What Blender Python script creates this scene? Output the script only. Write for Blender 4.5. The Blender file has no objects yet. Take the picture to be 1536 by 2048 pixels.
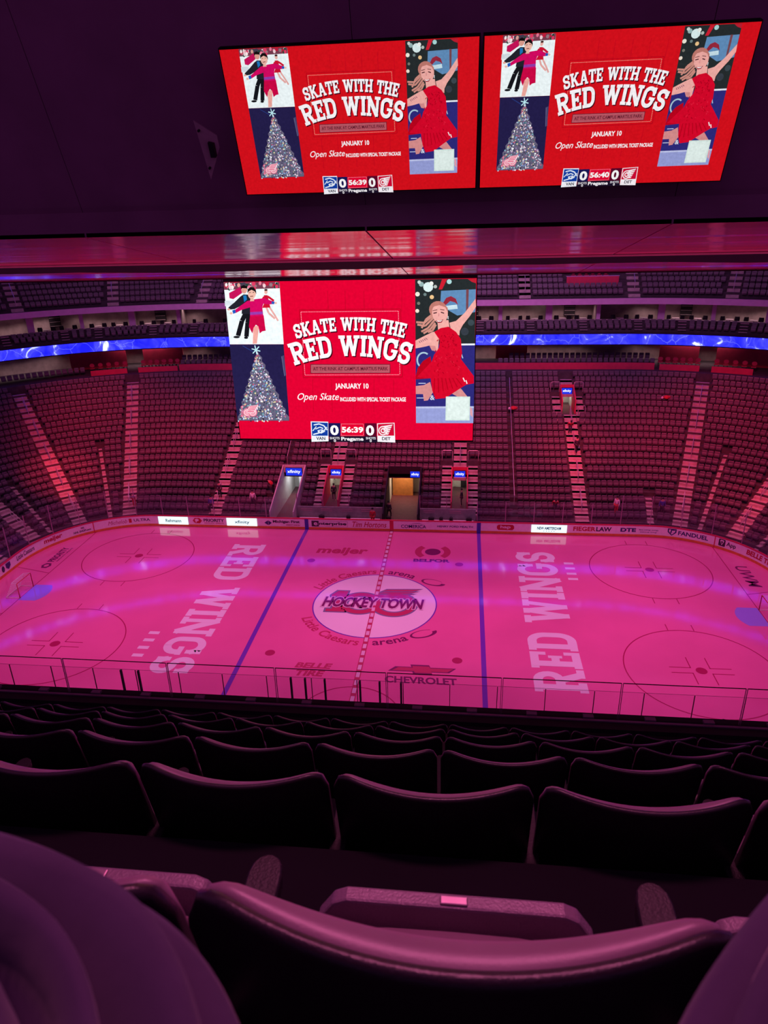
import bpy, math, random
import numpy as np
from mathutils import Vector, Matrix
random.seed(11)
SC = bpy.context.scene
COL = SC.collection
R = math.radians

# ------------------------------------------------------------------ camera
CX, CY, CZ = 6.1186, -44.669, 26.254           # eye point, metres; ice at z = 0, rink centre at the origin
PITCH, YAW, ROLL, FPX = -.398187, -.116983, -.025877, 1411.36
cd = bpy.data.cameras.new('camera'); cam = bpy.data.objects.new('camera', cd); COL.objects.link(cam)
fw = Vector((math.sin(YAW)*math.cos(PITCH), math.cos(YAW)*math.cos(PITCH), math.sin(PITCH)))
rt = Vector((math.cos(YAW), -math.sin(YAW), 0)); up = rt.cross(fw)
c_, s_ = math.cos(ROLL), math.sin(ROLL)
rt, up = c_*rt + s_*up, -s_*rt + c_*up
mw = Matrix(((rt.x, up.x, -fw.x, CX), (rt.y, up.y, -fw.y, CY), (rt.z, up.z, -fw.z, CZ), (0, 0, 0, 1)))
cam.matrix_world = mw
cd.sensor_fit = 'VERTICAL'; cd.sensor_height = 24; cd.lens = FPX/2048*24
cd.clip_start = .01; cd.clip_end = 400
cd.dof.use_dof = True; cd.dof.focus_distance = 45; cd.dof.aperture_fstop = 8
SC.camera = cam

# ------------------------------------------------------------------ light and exposure
def lin(c):
    return tuple((v/255/12.92 if v/255 <= .04045 else ((v/255+.055)/1.055)**2.4) for v in c)
SC.view_settings.view_transform = 'Standard'; SC.view_settings.look = 'None'
SC.view_settings.exposure = 0; SC.view_settings.gamma = 1; SC.view_settings.use_curve_mapping = False
SC.cycles.max_bounces = 6; SC.cycles.diffuse_bounces = 3; SC.cycles.glossy_bounces = 3
SC.cycles.transmission_bounces = 4; SC.cycles.transparent_max_bounces = 16
SC.cycles.use_denoising = True; SC.cycles.sample_clamp_indirect = 4
SC.cycles.caustics_reflective = False; SC.cycles.caustics_refractive = False

W = bpy.data.worlds.new('arena_air'); SC.world = W; W.use_nodes = True
bg = W.node_tree.nodes['Background']; bg.inputs[0].default_value = (.37, .10, .42, 1); bg.inputs[1].default_value = .39

def area(name, loc, aim, sx, sy, power, col, spread=180):
    l = bpy.data.lights.new(name, 'AREA'); l.shape = 'RECTANGLE'; l.size = sx; l.size_y = sy
    l.energy = power; l.color = col; l.spread = R(spread)
    o = bpy.data.objects.new(name, l); COL.objects.link(o); o.location = loc
    o.rotation_euler = (Vector(aim)-Vector(loc)).to_track_quat('-Z', 'Y').to_euler(); return o
def spot(name, loc, aim, power, col, deg, blend=.6, rad=.3):
    l = bpy.data.lights.new(name, 'SPOT'); l.energy = power; l.color = col; l.spot_size = R(deg); l.spot_blend = blend; l.shadow_soft_size = rad
    o = bpy.data.objects.new(name, l); COL.objects.link(o); o.location = loc
    o.rotation_euler = (Vector(aim)-Vector(loc)).to_track_quat('-Z', 'Y').to_euler(); return o
for x in (-20, 0, 20):
    for y in (-17, 17):
        area('rink_wash_light', (x, y, 32), (x*1.05, y*.22, 0), 9, 4, 900, (1, .225, .53), 78)
for i, x in enumerate((-30, -16, 0, 16, 30)):
    spot('stand_wash_light', (x*.55, -4, 33), (x, 23, 5), 54000, (1, .03, .06), 34, 1, .6)
spot('stand_beam_light', (-20, -2, 33), (-32.5, 16.0, 4), 52000, (1, .05, .08), 13, .8)
spot('stand_beam_light', (10, -2, 33), (16.9, 22.5, 5), 40000, (1, .05, .08), 13, .8)
spot('stand_beam_light', (24, -2, 33), (31, 14, 2.6), 34000, (1, .05, .08), 14, .8)
for cx, cy, rz_, L in ((0, 37.9, 0, 40), (-31.7, 36, 17, 14), (-45.5, 27.9, 45, 14), (31.7, 36, -17, 14), (45.5, 27.9, -45, 14)):      # lamps under the ceilings of the far concourses
    for z, p in ((16.95, 15), (12.85, 9)):
        o = area('concourse_light', (cx, cy, z), (cx, cy, 0), L, .5, p*L, (1, .66, .70), 112); o.rotation_euler = (0, 0, R(rz_))
area('upper_fill_light', (0, 0, 36), (0, 34, 18), 40, 6, 3300, (.75, .28, .75), 90)  # purple fill added for the far stands, source unseen

area('soffit_fill_light', (5, -37.35, 20.3), (5, -31.5, 24.8), 22, .3, 150, (1, .06, .24), 62)  # added red fill for the soffit, hidden below the ledge
area('near_fill_light', (6.3, CY+2.7, CZ+3.7), (6.1, CY+.5, CZ-.6), 1.6, .5, 46, (1, .19, .46), 100)  # added pink fill for the near seats, above the view

# ------------------------------------------------------------------ helpers
def tag(o, label=None, cat=None, group=None, kind=None):
    if label: o['label'] = label
    if cat: o['category'] = cat
    if group: o['group'] = group
    if kind: o['kind'] = kind
    return o
def empty(name, loc=(0, 0, 0), rz=0, label=None, cat=None, group=None):
    o = bpy.data.objects.new(name, None); COL.objects.link(o); o.location = loc; o.rotation_euler = (0, 0, rz)
    o.empty_display_size = .2
    return tag(o, label, cat, group)
def copy_tree(o, parent=None):
    c = o.copy(); COL.objects.link(c); c.parent = parent
    for ch in list(o.children): copy_tree(ch, c)
    return c
class MB:
    def __init__(s): s.v = []; s.f = []; s.mi = []; s.cm = 0
    def add(s, vs, fs):
        n = len(s.v); s.v += [tuple(v) for v in vs]; s.f += [tuple(i+n for i in f) for f in fs]; s.mi += [s.cm]*len(fs); return s
    def mat(s, i): s.cm = i; return s
    def box(s, x0, y0, z0, x1, y1, z1):
        return s.add([(x0,y0,z0),(x1,y0,z0),(x1,y1,z0),(x0,y1,z0),(x0,y0,z1),(x1,y0,z1),(x1,y1,z1),(x0,y1,z1)],
                     [(0,3,2,1),(4,5,6,7),(0,1,5,4),(1,2,6,5),(2,3,7,6),(3,0,4,7)])
    def quad(s, *p): return s.add(p, [tuple(range(len(p)))])
    def hexa(s, a, b):            # two matching quads
        return s.add(list(a)+list(b), [(3,2,1,0),(4,5,6,7),(0,1,5,4),(1,2,6,5),(2,3,7,6),(3,0,4,7)])
    def loft(s, rings, close=True, cap=True):
        n = len(rings[0]); base = len(s.v); fs = []
        for r in rings: s.v += [tuple(p) for p in r]
        for i in range(len(rings)-1):
            for j in range(n if close else n-1):
                k = (j+1) % n
                fs.append((base+i*n+j, base+i*n+k, base+(i+1)*n+k, base+(i+1)*n+j))
        if cap: fs += [tuple(base+j for j in range(n))[::-1], tuple(base+(len(rings)-1)*n+j for j in range(n))]
        s.f += fs; s.mi += [s.cm]*len(fs); return s
    def tube(s, pts, r, n=8, cap=True):
        pts = [Vector(p) for p in pts]; rs = r if hasattr(r, '__len__') else [r]*len(pts); rings = []; u = None
        for i, p in enumerate(pts):
            t = (pts[min(i+1, len(pts)-1)]-pts[max(i-1, 0)]).normalized()
            if u is None: u = t.orthogonal().normalized()
            u = (u-u.dot(t)*t).normalized(); w = t.cross(u)
            rings.append([p+rs[i]*(math.cos(a)*u+math.sin(a)*w) for a in [2*math.pi*k/n for k in range(n)]])
        return s.loft(rings, True, cap)
    def ball(s, c, r, n=10, m=6):
        rx, ry, rz = r if hasattr(r, '__len__') else (r, r, r)
        rings = []
        for i in range(m+1):
            a = -math.pi/2+math.pi*(i+.02)/(m+.04)
            rings.append([(c[0]+rx*math.cos(a)*math.cos(2*math.pi*k/n), c[1]+ry*math.cos(a)*math.sin(2*math.pi*k/n), c[2]+rz*math.sin(a)) for k in range(n)])
        return s.loft(rings)
    def mesh(s, name):
        me = bpy.data.meshes.new(name); me.from_pydata(s.v, [], s.f); me.update(); return me
    def build(s, name, mats, parent=None, smooth=False, bevel=0):
        me = s.mesh(name)
        for m in (mats if isinstance(mats, (list, tuple)) else [mats]): me.materials.append(m)
        if any(s.mi): me.polygons.foreach_set('material_index', s.mi)
        if smooth: me.polygons.foreach_set('use_smooth', [True]*len(me.polygons))
        o = bpy.data.objects.new(name, me); COL.objects.link(o); o.parent = parent
        if bevel:
            b = o.modifiers.new('edge', 'BEVEL'); b.width = bevel; b.segments = 2; b.limit_method = 'ANGLE'
        return o

def mat(name, col, rough=.6, metal=0, spec=.5, noise=0, scale=8, bump=0, bscale=60):
    m = bpy.data.materials.new(name); m.use_nodes = True; nt = m.node_tree; b = nt.nodes['Principled BSDF']
    c = tuple(col)+(1,)
    b.inputs['Base Color'].default_value = c; b.inputs['Roughness'].default_value = rough
    b.inputs['Metallic'].default_value = metal; b.inputs['Specular IOR Level'].default_value = spec
    if noise or bump:
        tc = nt.nodes.new('ShaderNodeTexCoord')
    if noise:
        n = nt.nodes.new('ShaderNodeTexNoise'); n.inputs['Scale'].default_value = scale; n.inputs['Detail'].default_value = 5
        nt.links.new(tc.outputs['Object'], n.inputs['Vector'])
        r = nt.nodes.new('ShaderNodeMapRange'); r.inputs['To Min'].default_value = 1-noise; r.inputs['To Max'].default_value = 1+noise
        r.inputs['From Min'].default_value = .3; r.inputs['From Max'].default_value = .7
        nt.links.new(n.outputs['Fac'], r.inputs['Value'])
        x = nt.nodes.new('ShaderNodeVectorMath'); x.operation = 'SCALE'; x.inputs[0].default_value = col
        nt.links.new(r.outputs['Result'], x.inputs['Scale']); nt.links.new(x.outputs['Vector'], b.inputs['Base Color'])
    if bump:
        n = nt.nodes.new('ShaderNodeTexNoise'); n.inputs['Scale'].default_value = bscale; n.inputs['Detail'].default_value = 4
        nt.links.new(tc.outputs['Object'], n.inputs['Vector'])
        bp = nt.nodes.new('ShaderNodeBump'); bp.inputs['Strength'].default_value = bump; bp.inputs['Distance'].default_value = .01
        nt.links.new(n.outputs['Fac'], bp.inputs['Height']); nt.links.new(bp.outputs['Normal'], b.inputs['Normal'])
    return m
def emit(name, col, strength=1):
    m = bpy.data.materials.new(name); m.use_nodes = True; nt = m.node_tree; nt.nodes.clear()
    e = nt.nodes.new('ShaderNodeEmission'); e.inputs[0].default_value = tuple(col)+(1,); e.inputs[1].default_value = strength
    o = nt.nodes.new('ShaderNodeOutputMaterial'); nt.links.new(e.outputs[0], o.inputs[0]); return m
def led_mat(name, strength, grain):     # LED wall: the picture's colours, with the fine grid of the diodes
    m = bpy.data.materials.new(name); m.use_nodes = True; nt = m.node_tree; nt.nodes.clear()
    a = nt.nodes.new('ShaderNodeVertexColor'); a.layer_name = 'Col'
    tc = nt.nodes.new('ShaderNodeTexCoord'); n = nt.nodes.new('ShaderNodeTexNoise'); n.inputs['Scale'].default_value = grain
    nt.links.new(tc.outputs['Object'], n.inputs['Vector'])
    r = nt.nodes.new('ShaderNodeMapRange'); r.inputs['To Min'].default_value = strength*.8; r.inputs['To Max'].default_value = strength*1.2
    nt.links.new(n.outputs['Fac'], r.inputs['Value'])
    e = nt.nodes.new('ShaderNodeEmission'); nt.links.new(a.outputs['Color'], e.inputs[0]); nt.links.new(r.outputs['Result'], e.inputs[1])
    o = nt.nodes.new('ShaderNodeOutputMaterial'); nt.links.new(e.outputs[0], o.inputs[0]); return m
def glass_mat(name, tint=(.94, .9, .96), refl=.06):
    m = bpy.data.materials.new(name); m.use_nodes = True; nt = m.node_tree; nt.nodes.clear()
    t = nt.nodes.new('ShaderNodeBsdfTransparent'); t.inputs[0].default_value = tuple(tint)+(1,)
    g = nt.nodes.new('ShaderNodeBsdfGlossy'); g.inputs['Roughness'].default_value = .03
    n = nt.nodes.new('ShaderNodeTexNoise'); n.inputs['Scale'].default_value = 2.5
    r = nt.nodes.new('ShaderNodeMapRange'); r.inputs['To Min'].default_value = refl*.6; r.inputs['To Max'].default_value = refl*1.4
    x = nt.nodes.new('ShaderNodeMixShader'); o = nt.nodes.new('ShaderNodeOutputMaterial')
    nt.links.new(n.outputs['Fac'], r.inputs['Value']); nt.links.new(r.outputs['Result'], x.inputs[0])
    nt.links.new(t.outputs[0], x.inputs[1]); nt.links.new(g.outputs[0], x.inputs[2]); nt.links.new(x.outputs[0], o.inputs[0]); return m

# text: built-in lettering turned into a normalised flat mesh (0..1 in both directions)
_tc = {}
def text_mesh(body, shear=0, weight=0, space=1):
    weight *= .65; k = (body, shear, weight, space)
    if k in _tc: return _tc[k]
    cu = bpy.data.curves.new('lettering', 'FONT'); cu.body = body; cu.shear = shear; cu.offset = weight; cu.space_character = space
    cu.resolution_u = 3; cu.size = 1
    o = bpy.data.objects.new('lettering', cu); COL.objects.link(o)
    dg = bpy.context.evaluated_depsgraph_get(); me = bpy.data.meshes.new_from_object(o.evaluated_get(dg))
    v = np.array([p.co[:2] for p in me.vertices]); f = [tuple(p.vertices) for p in me.polygons]
    bpy.data.objects.remove(o); bpy.data.curves.remove(cu); bpy.data.meshes.remove(me)
    lo, hi = v.min(0), v.max(0); asp = (hi[0]-lo[0])/(hi[1]-lo[1])
    _tc[k] = ((v-lo)/(hi-lo), f, asp); return _tc[k]

# slab-serif block letters, drawn as strokes in a cell one unit high
def _st(pts, w, closed=False):
    out = []
    P_ = [np.array(p, float) for p in pts]
    n = len(P_)
    offs = []
    for i in range(n):
        a = P_[i]-P_[i-1] if i else P_[1]-P_[0]
        b = P_[i+1]-P_[i] if i < n-1 else P_[-1]-P_[-2]
        a = a/np.hypot(*a); b = b/np.hypot(*b); t = a+b; t = t/np.hypot(*t)
        nn = np.array([-t[1], t[0]]); c = max(.5, nn @ np.array([-a[1], a[0]])); offs.append(nn*w/2/c)
    for i in range(n-1): out.append([P_[i]+offs[i], P_[i+1]+offs[i+1], P_[i+1]-offs[i+1], P_[i]-offs[i]])
    return out
def _bx(x0, y0, x1, y1, n=3):
    if x1-x0 >= y1-y0: return [[(x0+(x1-x0)*i/n, y0), (x0+(x1-x0)*(i+1)/n, y0), (x0+(x1-x0)*(i+1)/n, y1), (x0+(x1-x0)*i/n, y1)] for i in range(n)]
    return [[(x0, y0+(y1-y0)*i/n), (x1, y0+(y1-y0)*i/n), (x1, y0+(y1-y0)*(i+1)/n), (x0, y0+(y1-y0)*(i+1)/n)] for i in range(n)]
def _arc(cx, cy, rx, ry, a0, a1, n=10): return [(cx+rx*math.cos(R(a0+(a1-a0)*i/n)), cy+ry*math.sin(R(a0+(a1-a0)*i/n))) for i in range(n+1)]
SW = .2
def slab(ch):
    w = SW; q = []
    def stem(x, t=.16, top=True, bot=True):
        r = _bx(x, 0, x+w, 1)
        if bot: r += _bx(x-.07, 0, x+w+.07, t)
        if top: r += _bx(x-.07, 1-t, x+w+.07, 1)
        return r
    if ch == 'I': return .34, stem(.07)
    if ch == 'T': return .68, stem(.24, top=False)+_bx(0, .82, .68, 1)+_bx(0, .62, .12, .84)+_bx(.56, .62, .68, .84)
    if ch == 'E': return .64, stem(.07)+_bx(.1, 0, .62, .17)+_bx(.1, .83, .62, 1)+_bx(.1, .42, .46, .58)+_bx(.5, 0, .62, .32)+_bx(.5, .68, .62, 1)+_bx(.38, .36, .48, .64)
    if ch == 'H': return .8, stem(.07)+stem(.53)+_bx(.2, .41, .6, .58)
    if ch == 'N': return .84, _bx(.08, 0, .24, 1)+_bx(.6, 0, .76, 1)+_bx(0, 0, .32, .15)+_bx(0, .85, .2, 1)+_bx(.5, .85, .84, 1)+_st([(.13, .97), (.4, .5), (.69, .03)], .23)
    if ch == 'W': return 1.12, _st([(.16, .95), (.34, .06)], .2)+_st([(.34, .06), (.56, .92)], .17)+_st([(.56, .92), (.78, .06)], .2)+_st([(.78, .06), (.96, .95)], .17)+_bx(0, .85, .34, 1)+_bx(.8, .85, 1.12, 1)+_bx(.24, 0, .44, .1)+_bx(.68, 0, .88, .1)+_bx(.44, .86, .68, 1)
    if ch == 'A': return .82, _st([(.16, .05), (.4, .98)], .17)+_st([(.66, .05), (.42, .98)], .2)+_bx(.24, .26, .6, .4)+_bx(0, 0, .3, .15)+_bx(.5, 0, .82, .15)+_bx(.3, .88, .52, 1)
    if ch == 'K': return .8, stem(.07)+_st([(.24, .42), (.62, .92)], .17)+_st([(.36, .56), (.64, .06)], .2)+_bx(.5, .86, .78, 1)+_bx(.5, 0, .82, .15)
    if ch == 'D': return .76, stem(.07)+_st([(.2, .91), (.4, .91)]+_arc(.4, .62, .25, .29, 90, 0)[1:]+[(.65, .5), (.65, .38)]+_arc(.4, .38, .25, .29, 0, -90)[1:]+[(.2, .09)], .19)
    if ch == 'R': return .8, stem(.07)+_st([(.2, .91), (.42, .91)]+_arc(.42, .7, .21, .21, 90, -90)[1:]+[(.2, .49)], .18)+_st([(.4, .5), (.6, .1)], .2)+_bx(.5, 0, .8, .15)
    if ch == 'S': return .66, _st(_arc(.33, .7, .22, .21, 10, 180, 12)+_arc(.33, .7, .22, .2, 190, 260, 4)+_arc(.33, .3, .23, .2, 80, 0, 5)+_arc(.33, .3, .23, .21, -10, -180, 12), .19)+_bx(.47, .62, .62, .96)+_bx(.03, .04, .18, .38)
    if ch == 'G': return .78, _st(_arc(.38, .66, .26, .25, 10, 90, 6)+_arc(.38, .66, .27, .25, 100, 180, 6)+_arc(.38, .34, .27, .25, 180, 270, 6)+_arc(.38, .34, .26, .25, 280, 360, 6)+[(.64, .44)], .19)+_bx(.42, .38, .76, .52)+_bx(.55, .6, .7, .98)
    if ch == 'M': return .96, _bx(.07, 0, .23, 1)+_bx(.73, 0, .89, 1)+_bx(0, 0, .3, .15)+_bx(.66, 0, .96, .15)+_st([(.15, .95), (.48, .2)], .2)+_st([(.48, .2), (.81, .95)], .2)
    return .34, []
def slab_text(body, gap=.05):
    x = 0; out = []
    for ch in body:
        w, ps = slab(ch)
        for p in ps: out.append([(a+x, b) for a, b in p])
        x += w+gap
    return [[(a/(x-gap), b) for a, b in p] for p in out], x-gap

# the arena bowl: rows run parallel to the rink, a rounded rectangle
HX, HY, RC = 21.95, 4.42, 8.53
def bowl(s, o, z=0.):
    """s: metres along the straight, then beyond +-HX degrees around the corner (HX + angle); o: distance out from the boards"""
    if abs(s) <= HX: return Vector((s, HY+RC+o, z))
    a = R(abs(s)-HX); sg = 1 if s > 0 else -1
    if a > math.pi/2: return Vector((sg*(HX+RC+o), HY-(a-math.pi/2)*RC, z))    # the straight behind the goal
    return Vector((sg*(HX+(RC+o)*math.sin(a)), HY+(RC+o)*math.cos(a), z))
def bdir(s):                         # outward direction
    if abs(s) <= HX: return Vector((0, 1, 0))
    a = R(min(abs(s)-HX, 90)); return Vector(((1 if s > 0 else -1)*math.sin(a), math.cos(a), 0))
def S_at(arc, o=0):                  # metres along a row at offset o -> s
    if abs(arc) <= HX: return arc
    return (1 if arc > 0 else -1)*(HX+math.degrees((abs(arc)-HX)/(RC+o)))
def arcs(s0, s1, o, step):           # s values from s0 to s1 about `step` metres apart
    def L(s): return s if abs(s) <= HX else (1 if s > 0 else -1)*(HX+R(abs(s)-HX)*(RC+o))
    n = max(1, int(round(abs(L(s1)-L(s0))/step)))
    return [S_at(L(s0)+(L(s1)-L(s0))*i/n, o) for i in range(n+1)]
def band(mb, s0, s1, o, z0, z1, step=1.2, o2=None, thick=.06):
    """upright (or leaning) curved strip following the bowl"""
    o2 = o if o2 is None else o2
    ss = arcs(s0, s1, o, step)
    return mb.loft([[bowl(s, o, z0), bowl(s, o2, z1), bowl(s, o2+thick, z1), bowl(s, o+thick, z0)] for s in ss])
def slabband(mb, s0, s1, o0, o1, z0, z1, step=1.2):
    ss = arcs(s0, s1, o0, step)
    return mb.loft([[bowl(s, o0, z0), bowl(s, o0, z1), bowl(s, o1, z1), bowl(s, o1, z0)] for s in ss])
def in_frame(p, m=0):
    d = Vector(p)-Vector((CX, CY, CZ)); w = d.dot(fw)
    if w <= .05: return None
    u, v = 768+FPX*d.dot(rt)/w, 1024-FPX*d.dot(up)/w
    return (u, v, w) if -m < u < 1536+m and -m < v < 2048+m else None
ORD = 'first second third fourth fifth sixth seventh eighth ninth tenth eleventh twelfth thirteenth fourteenth fifteenth sixteenth seventeenth eighteenth nineteenth twentieth'.split()
ORD += ['twenty-'+o for o in ORD[:9]]+['thirtieth']+['thirty-'+o for o in ORD[:9]]

# ------------------------------------------------------------------ materials
M = dict(
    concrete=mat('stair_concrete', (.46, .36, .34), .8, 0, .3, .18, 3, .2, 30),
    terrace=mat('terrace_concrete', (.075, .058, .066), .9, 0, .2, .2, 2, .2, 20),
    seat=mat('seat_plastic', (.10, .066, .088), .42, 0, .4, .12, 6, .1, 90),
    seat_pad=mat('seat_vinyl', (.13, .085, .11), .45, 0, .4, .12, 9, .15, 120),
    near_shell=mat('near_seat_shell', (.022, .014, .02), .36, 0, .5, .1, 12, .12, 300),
    near_pad=mat('near_seat_vinyl', (.24, .15, .2), .42, 0, .6, .08, 12, .05, 400),
    near_rim=mat('near_seat_rim', (.22, .15, .2), .36, 0, .6, .08, 15, .2, 300),
    near_arm=mat('armrest_plastic', (.012, .008, .01), .5, 0, .4, .08, 15, .2, 300),
    plate=mat('seat_number_plate', (.5, .36, .42), .3, .6, .5, .1, 30),
    plate2=mat('bracket_steel', (.6, .42, .46), .5, .2, .5, .1, 10),
    rail=mat('handrail_steel', (.62, .5, .5), .38, .55, .5, .06, 5),
    dark=mat('dark_paint', (.02, .014, .02), .7, 0, .3, .2, 3),
    black=mat('black_void_paint', (.006, .004, .008), .85, 0, .2, .2, 3),
    gondola=mat('gondola_cladding', (.30, .14, .24), .75, 0, .3, .12, 1.4),
    redwall=mat('red_wall_paint', (.62, .035, .09), .6, 0, .3, .1, 2),
    white=mat('white_board_plastic', (.86, .84, .86), .35, 0, .5, .05, 4),
    yellow=mat('yellow_kick_plate', (.75, .22, .06), .5, 0, .4, .1, 3),
    redtrim=mat('red_board_cap', (.6, .02, .06), .4, 0, .5, .1, 3),
    bluepaint=mat('blue_board_stripe', (.05, .05, .42), .4, 0, .5, .05, 4),
    pinkwall=mat('suite_fascia_paint', (.62, .36, .56), .6, 0, .3, .06, 2),
    beige=mat('suite_back_wall', (.40, .30, .30), .8, 0, .3, .2, 1.5),
    steel=mat('glass_post_metal', (.4, .28, .34), .4, .5, .5, .1, 6),
    nearpost=mat('near_glass_post', (.09, .02, .04), .5, 0, .4, .1, 6),
    grey=mat('bench_wall_panel', (.30, .30, .28), .7, 0, .3, .15, 3),
    table=mat('suite_table_top', (.5, .36, .4), .5, 0, .4, .1, 4),
    skin=mat('skin', (.5, .26, .2), .6, 0, .4, .05, 10),
    jacket=mat('dark_jacket_cloth', (.05, .03, .05), .85, 0, .2, .1, 20),
    redcloth=mat('red_jersey_cloth', (.55, .04, .05), .85, 0, .2, .1, 20),
    bluecloth=mat('blue_work_shirt', (.05, .06, .3), .85, 0, .2, .1, 20),
    whitecloth=mat('white_shirt_cloth', (.7, .6, .64), .85, 0, .2, .1, 20),
    hair=mat('dark_hair', (.012, .008, .008), .6, 0, .4, .1, 40),
    glass=glass_mat('rink_glass', (.97, .955, .975), .03),
    railglass=glass_mat('railing_glass', (.985, .975, .985), .02),
    orange=mat('tunnel_timber_door', (.55, .2, .06), .5, 0, .4, .12, 3),
    tunnelfloor=mat('tunnel_rubber_floor', (.10, .04, .05), .7, 0, .3, .15, 3),
    tunnel=mat('tunnel_wall_paint', (.55, .52, .48), .7, 0, .3, .1, 2),
)
# ------------------------------------------------------------------ ice, its paint and the light painted on it
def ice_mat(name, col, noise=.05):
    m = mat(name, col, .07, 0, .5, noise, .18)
    nt = m.node_tree; b = nt.nodes['Principled BSDF']
    tc = nt.nodes.new('ShaderNodeTexCoord'); mp = nt.nodes.new('ShaderNodeMapping'); mp.inputs['Scale'].default_value = (.5, 1.6, 1)
    n = nt.nodes.new('ShaderNodeTexNoise'); n.inputs['Scale'].default_value = 1.3; n.inputs['Detail'].default_value = 6
    bp = nt.nodes.new('ShaderNodeBump'); bp.inputs['Strength'].default_value = .03; bp.inputs['Distance'].default_value = .03
    nt.links.new(tc.outputs['Object'], mp.inputs[0]); nt.links.new(mp.outputs[0], n.inputs['Vector'])
    nt.links.new(n.outputs['Fac'], bp.inputs['Height']); nt.links.new(bp.outputs['Normal'], b.inputs['Normal'])
    return m
I = dict(ice=ice_mat('pink_wash_ice', (.77, .15, .385), .07), white=ice_mat('projected_white_paint', (.84, .80, .86)), red=ice_mat('red_ice_line', (.42, .02, .12)),  # pink wash and white projection light are put into these ice colours
         blue=ice_mat('blue_ice_line', (.17, .045, .50)), crease=ice_mat('pale_blue_crease', (.32, .24, .86)), dark=ice_mat('dark_ice_logo', (.20, .02, .13)),
         grey=ice_mat('grey_ice_logo', (.22, .20, .36)), softred=ice_mat('soft_red_ice_logo', (.50, .045, .14)), pale=ice_mat('pale_ice_paint', (.74, .55, .70)))
pts = []
for sx, sy, a0 in ((1, 1, 0), (-1, 1, 90), (-1, -1, 180), (1, -1, 270)):
    for i in range(25):
        a = R(a0+90*i/24); pts.append((sx*HX+RC*math.cos(a), sy*HY+RC*math.sin(a), 0))
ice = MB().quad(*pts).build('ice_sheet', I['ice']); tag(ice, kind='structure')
def ring(mb, cx, cy, r0, r1, z, a0=0, a1=360, n=64):
    for i in range(n):
        a, b = R(a0+(a1-a0)*i/n), R(a0+(a1-a0)*(i+1)/n)
        mb.quad((cx+r0*math.cos(a), cy+r0*math.sin(a), z), (cx+r1*math.cos(a), cy+r1*math.sin(a), z), (cx+r1*math.cos(b), cy+r1*math.sin(b), z), (cx+r0*math.cos(b), cy+r0*math.sin(b), z))
def disc(mb, cx, cy, rx, ry, z, n=48): mb.quad(*[(cx+rx*math.cos(2*math.pi*k/n), cy+ry*math.sin(2*math.pi*k/n), z) for k in range(n)])
def rect(mb, x0, y0, x1, y1, z): mb.quad((x0, y0, z), (x1, y0, z), (x1, y1, z), (x0, y1, z))
Z1, Z2, Z3, Z4 = .004, .008, .012, .016
# centre spot with its logo
mb = MB(); disc(mb, 0, 0, 4.5, 4.5, Z1, 96); mb.build('projected_centre_disc', I['white'], ice)
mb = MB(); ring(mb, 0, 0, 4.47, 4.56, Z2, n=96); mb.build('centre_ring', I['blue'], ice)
# lines
for x in (-7.77, 7.77):
    mb = MB(); rect(mb, x-.153, -12.95, x+.153, 12.95, Z2); mb.build('blue_line', I['blue'], ice)
mb = MB()
rect(mb, -.17, -12.95, .17, 12.95, .022); mb.mat(1)
for k in range(-16, 17): rect(mb, -.115, k*.79-.25, .115, k*.79+.25, .026)
mb.build('centre_line', [I['softred'], I['pale']], ice)
for x in (-27.13, 27.13):
    mb = MB(); sg = 1 if x > 0 else -1
    rect(mb, x-.03, -11.2, x+.03, 11.2, Z2)
    for sy in (1, -1):
        mb.quad((x, sy*3.17-.03, Z2), (x, sy*3.17+.03, Z2), (sg*30.45, sy*4.05+.03, Z2), (sg*30.45, sy*4.05-.03, Z2))
    mb.build('goal_line', I['red'], ice)
    mb = MB(); p = [(x, -1.22, Z1), (x-sg*1.36, -1.22, Z1)]
    for k in range(13):
        a = R(-42+84*k/12); p.append((x-sg*1.83*math.cos(a), 1.83*math.sin(a), Z1))
    p += [(x-sg*1.36, 1.22, Z1), (x, 1.22, Z1)]
    mb.quad(*p); mb.build('goal_crease', I['crease'], ice)
for cx in (-21.03, 21.03):
    for cy in (-6.71, 6.71):
        mb = MB(); ring(mb, cx, cy, 4.54, 4.61, Z2, n=72); disc(mb, cx, cy, .34, .34, Z2, 24)
        for sx in (1, -1):
            for sy in (1, -1):
                rect(mb, *sorted((cx+sx*.55, cx+sx*1.85))[:1], cy+sy*.28-.03, sorted((cx+sx*.55, cx+sx*1.85))[1], cy+sy*.28+.03, Z2)
                x0 = cx+sx*.58; y0, y1 = sorted((cy+sy*.28, cy+sy*1.4)); rect(mb, x0-.03, y0, x0+.03, y1, Z2)
                x0 = cx+sx*.85; y0, y1 = sorted((cy+sy*4.56, cy+sy*5.3)); rect(mb, x0-.03, y0, x0+.03, y1, Z2)
        mb.build('faceoff_circle', I['red'], ice)
for cx in (-6.1, 6.1):
    for cy in (-6.71, 6.71):
        mb = MB(); disc(mb, cx, cy, .33, .33, Z2, 24); mb.build('faceoff_spot', I['red'], ice)
mb = MB(); ring(mb, 0, -12.95, 3.02, 3.09, Z2, 2, 178, 40); mb.build('referee_crease', I['red'], ice)
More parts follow.
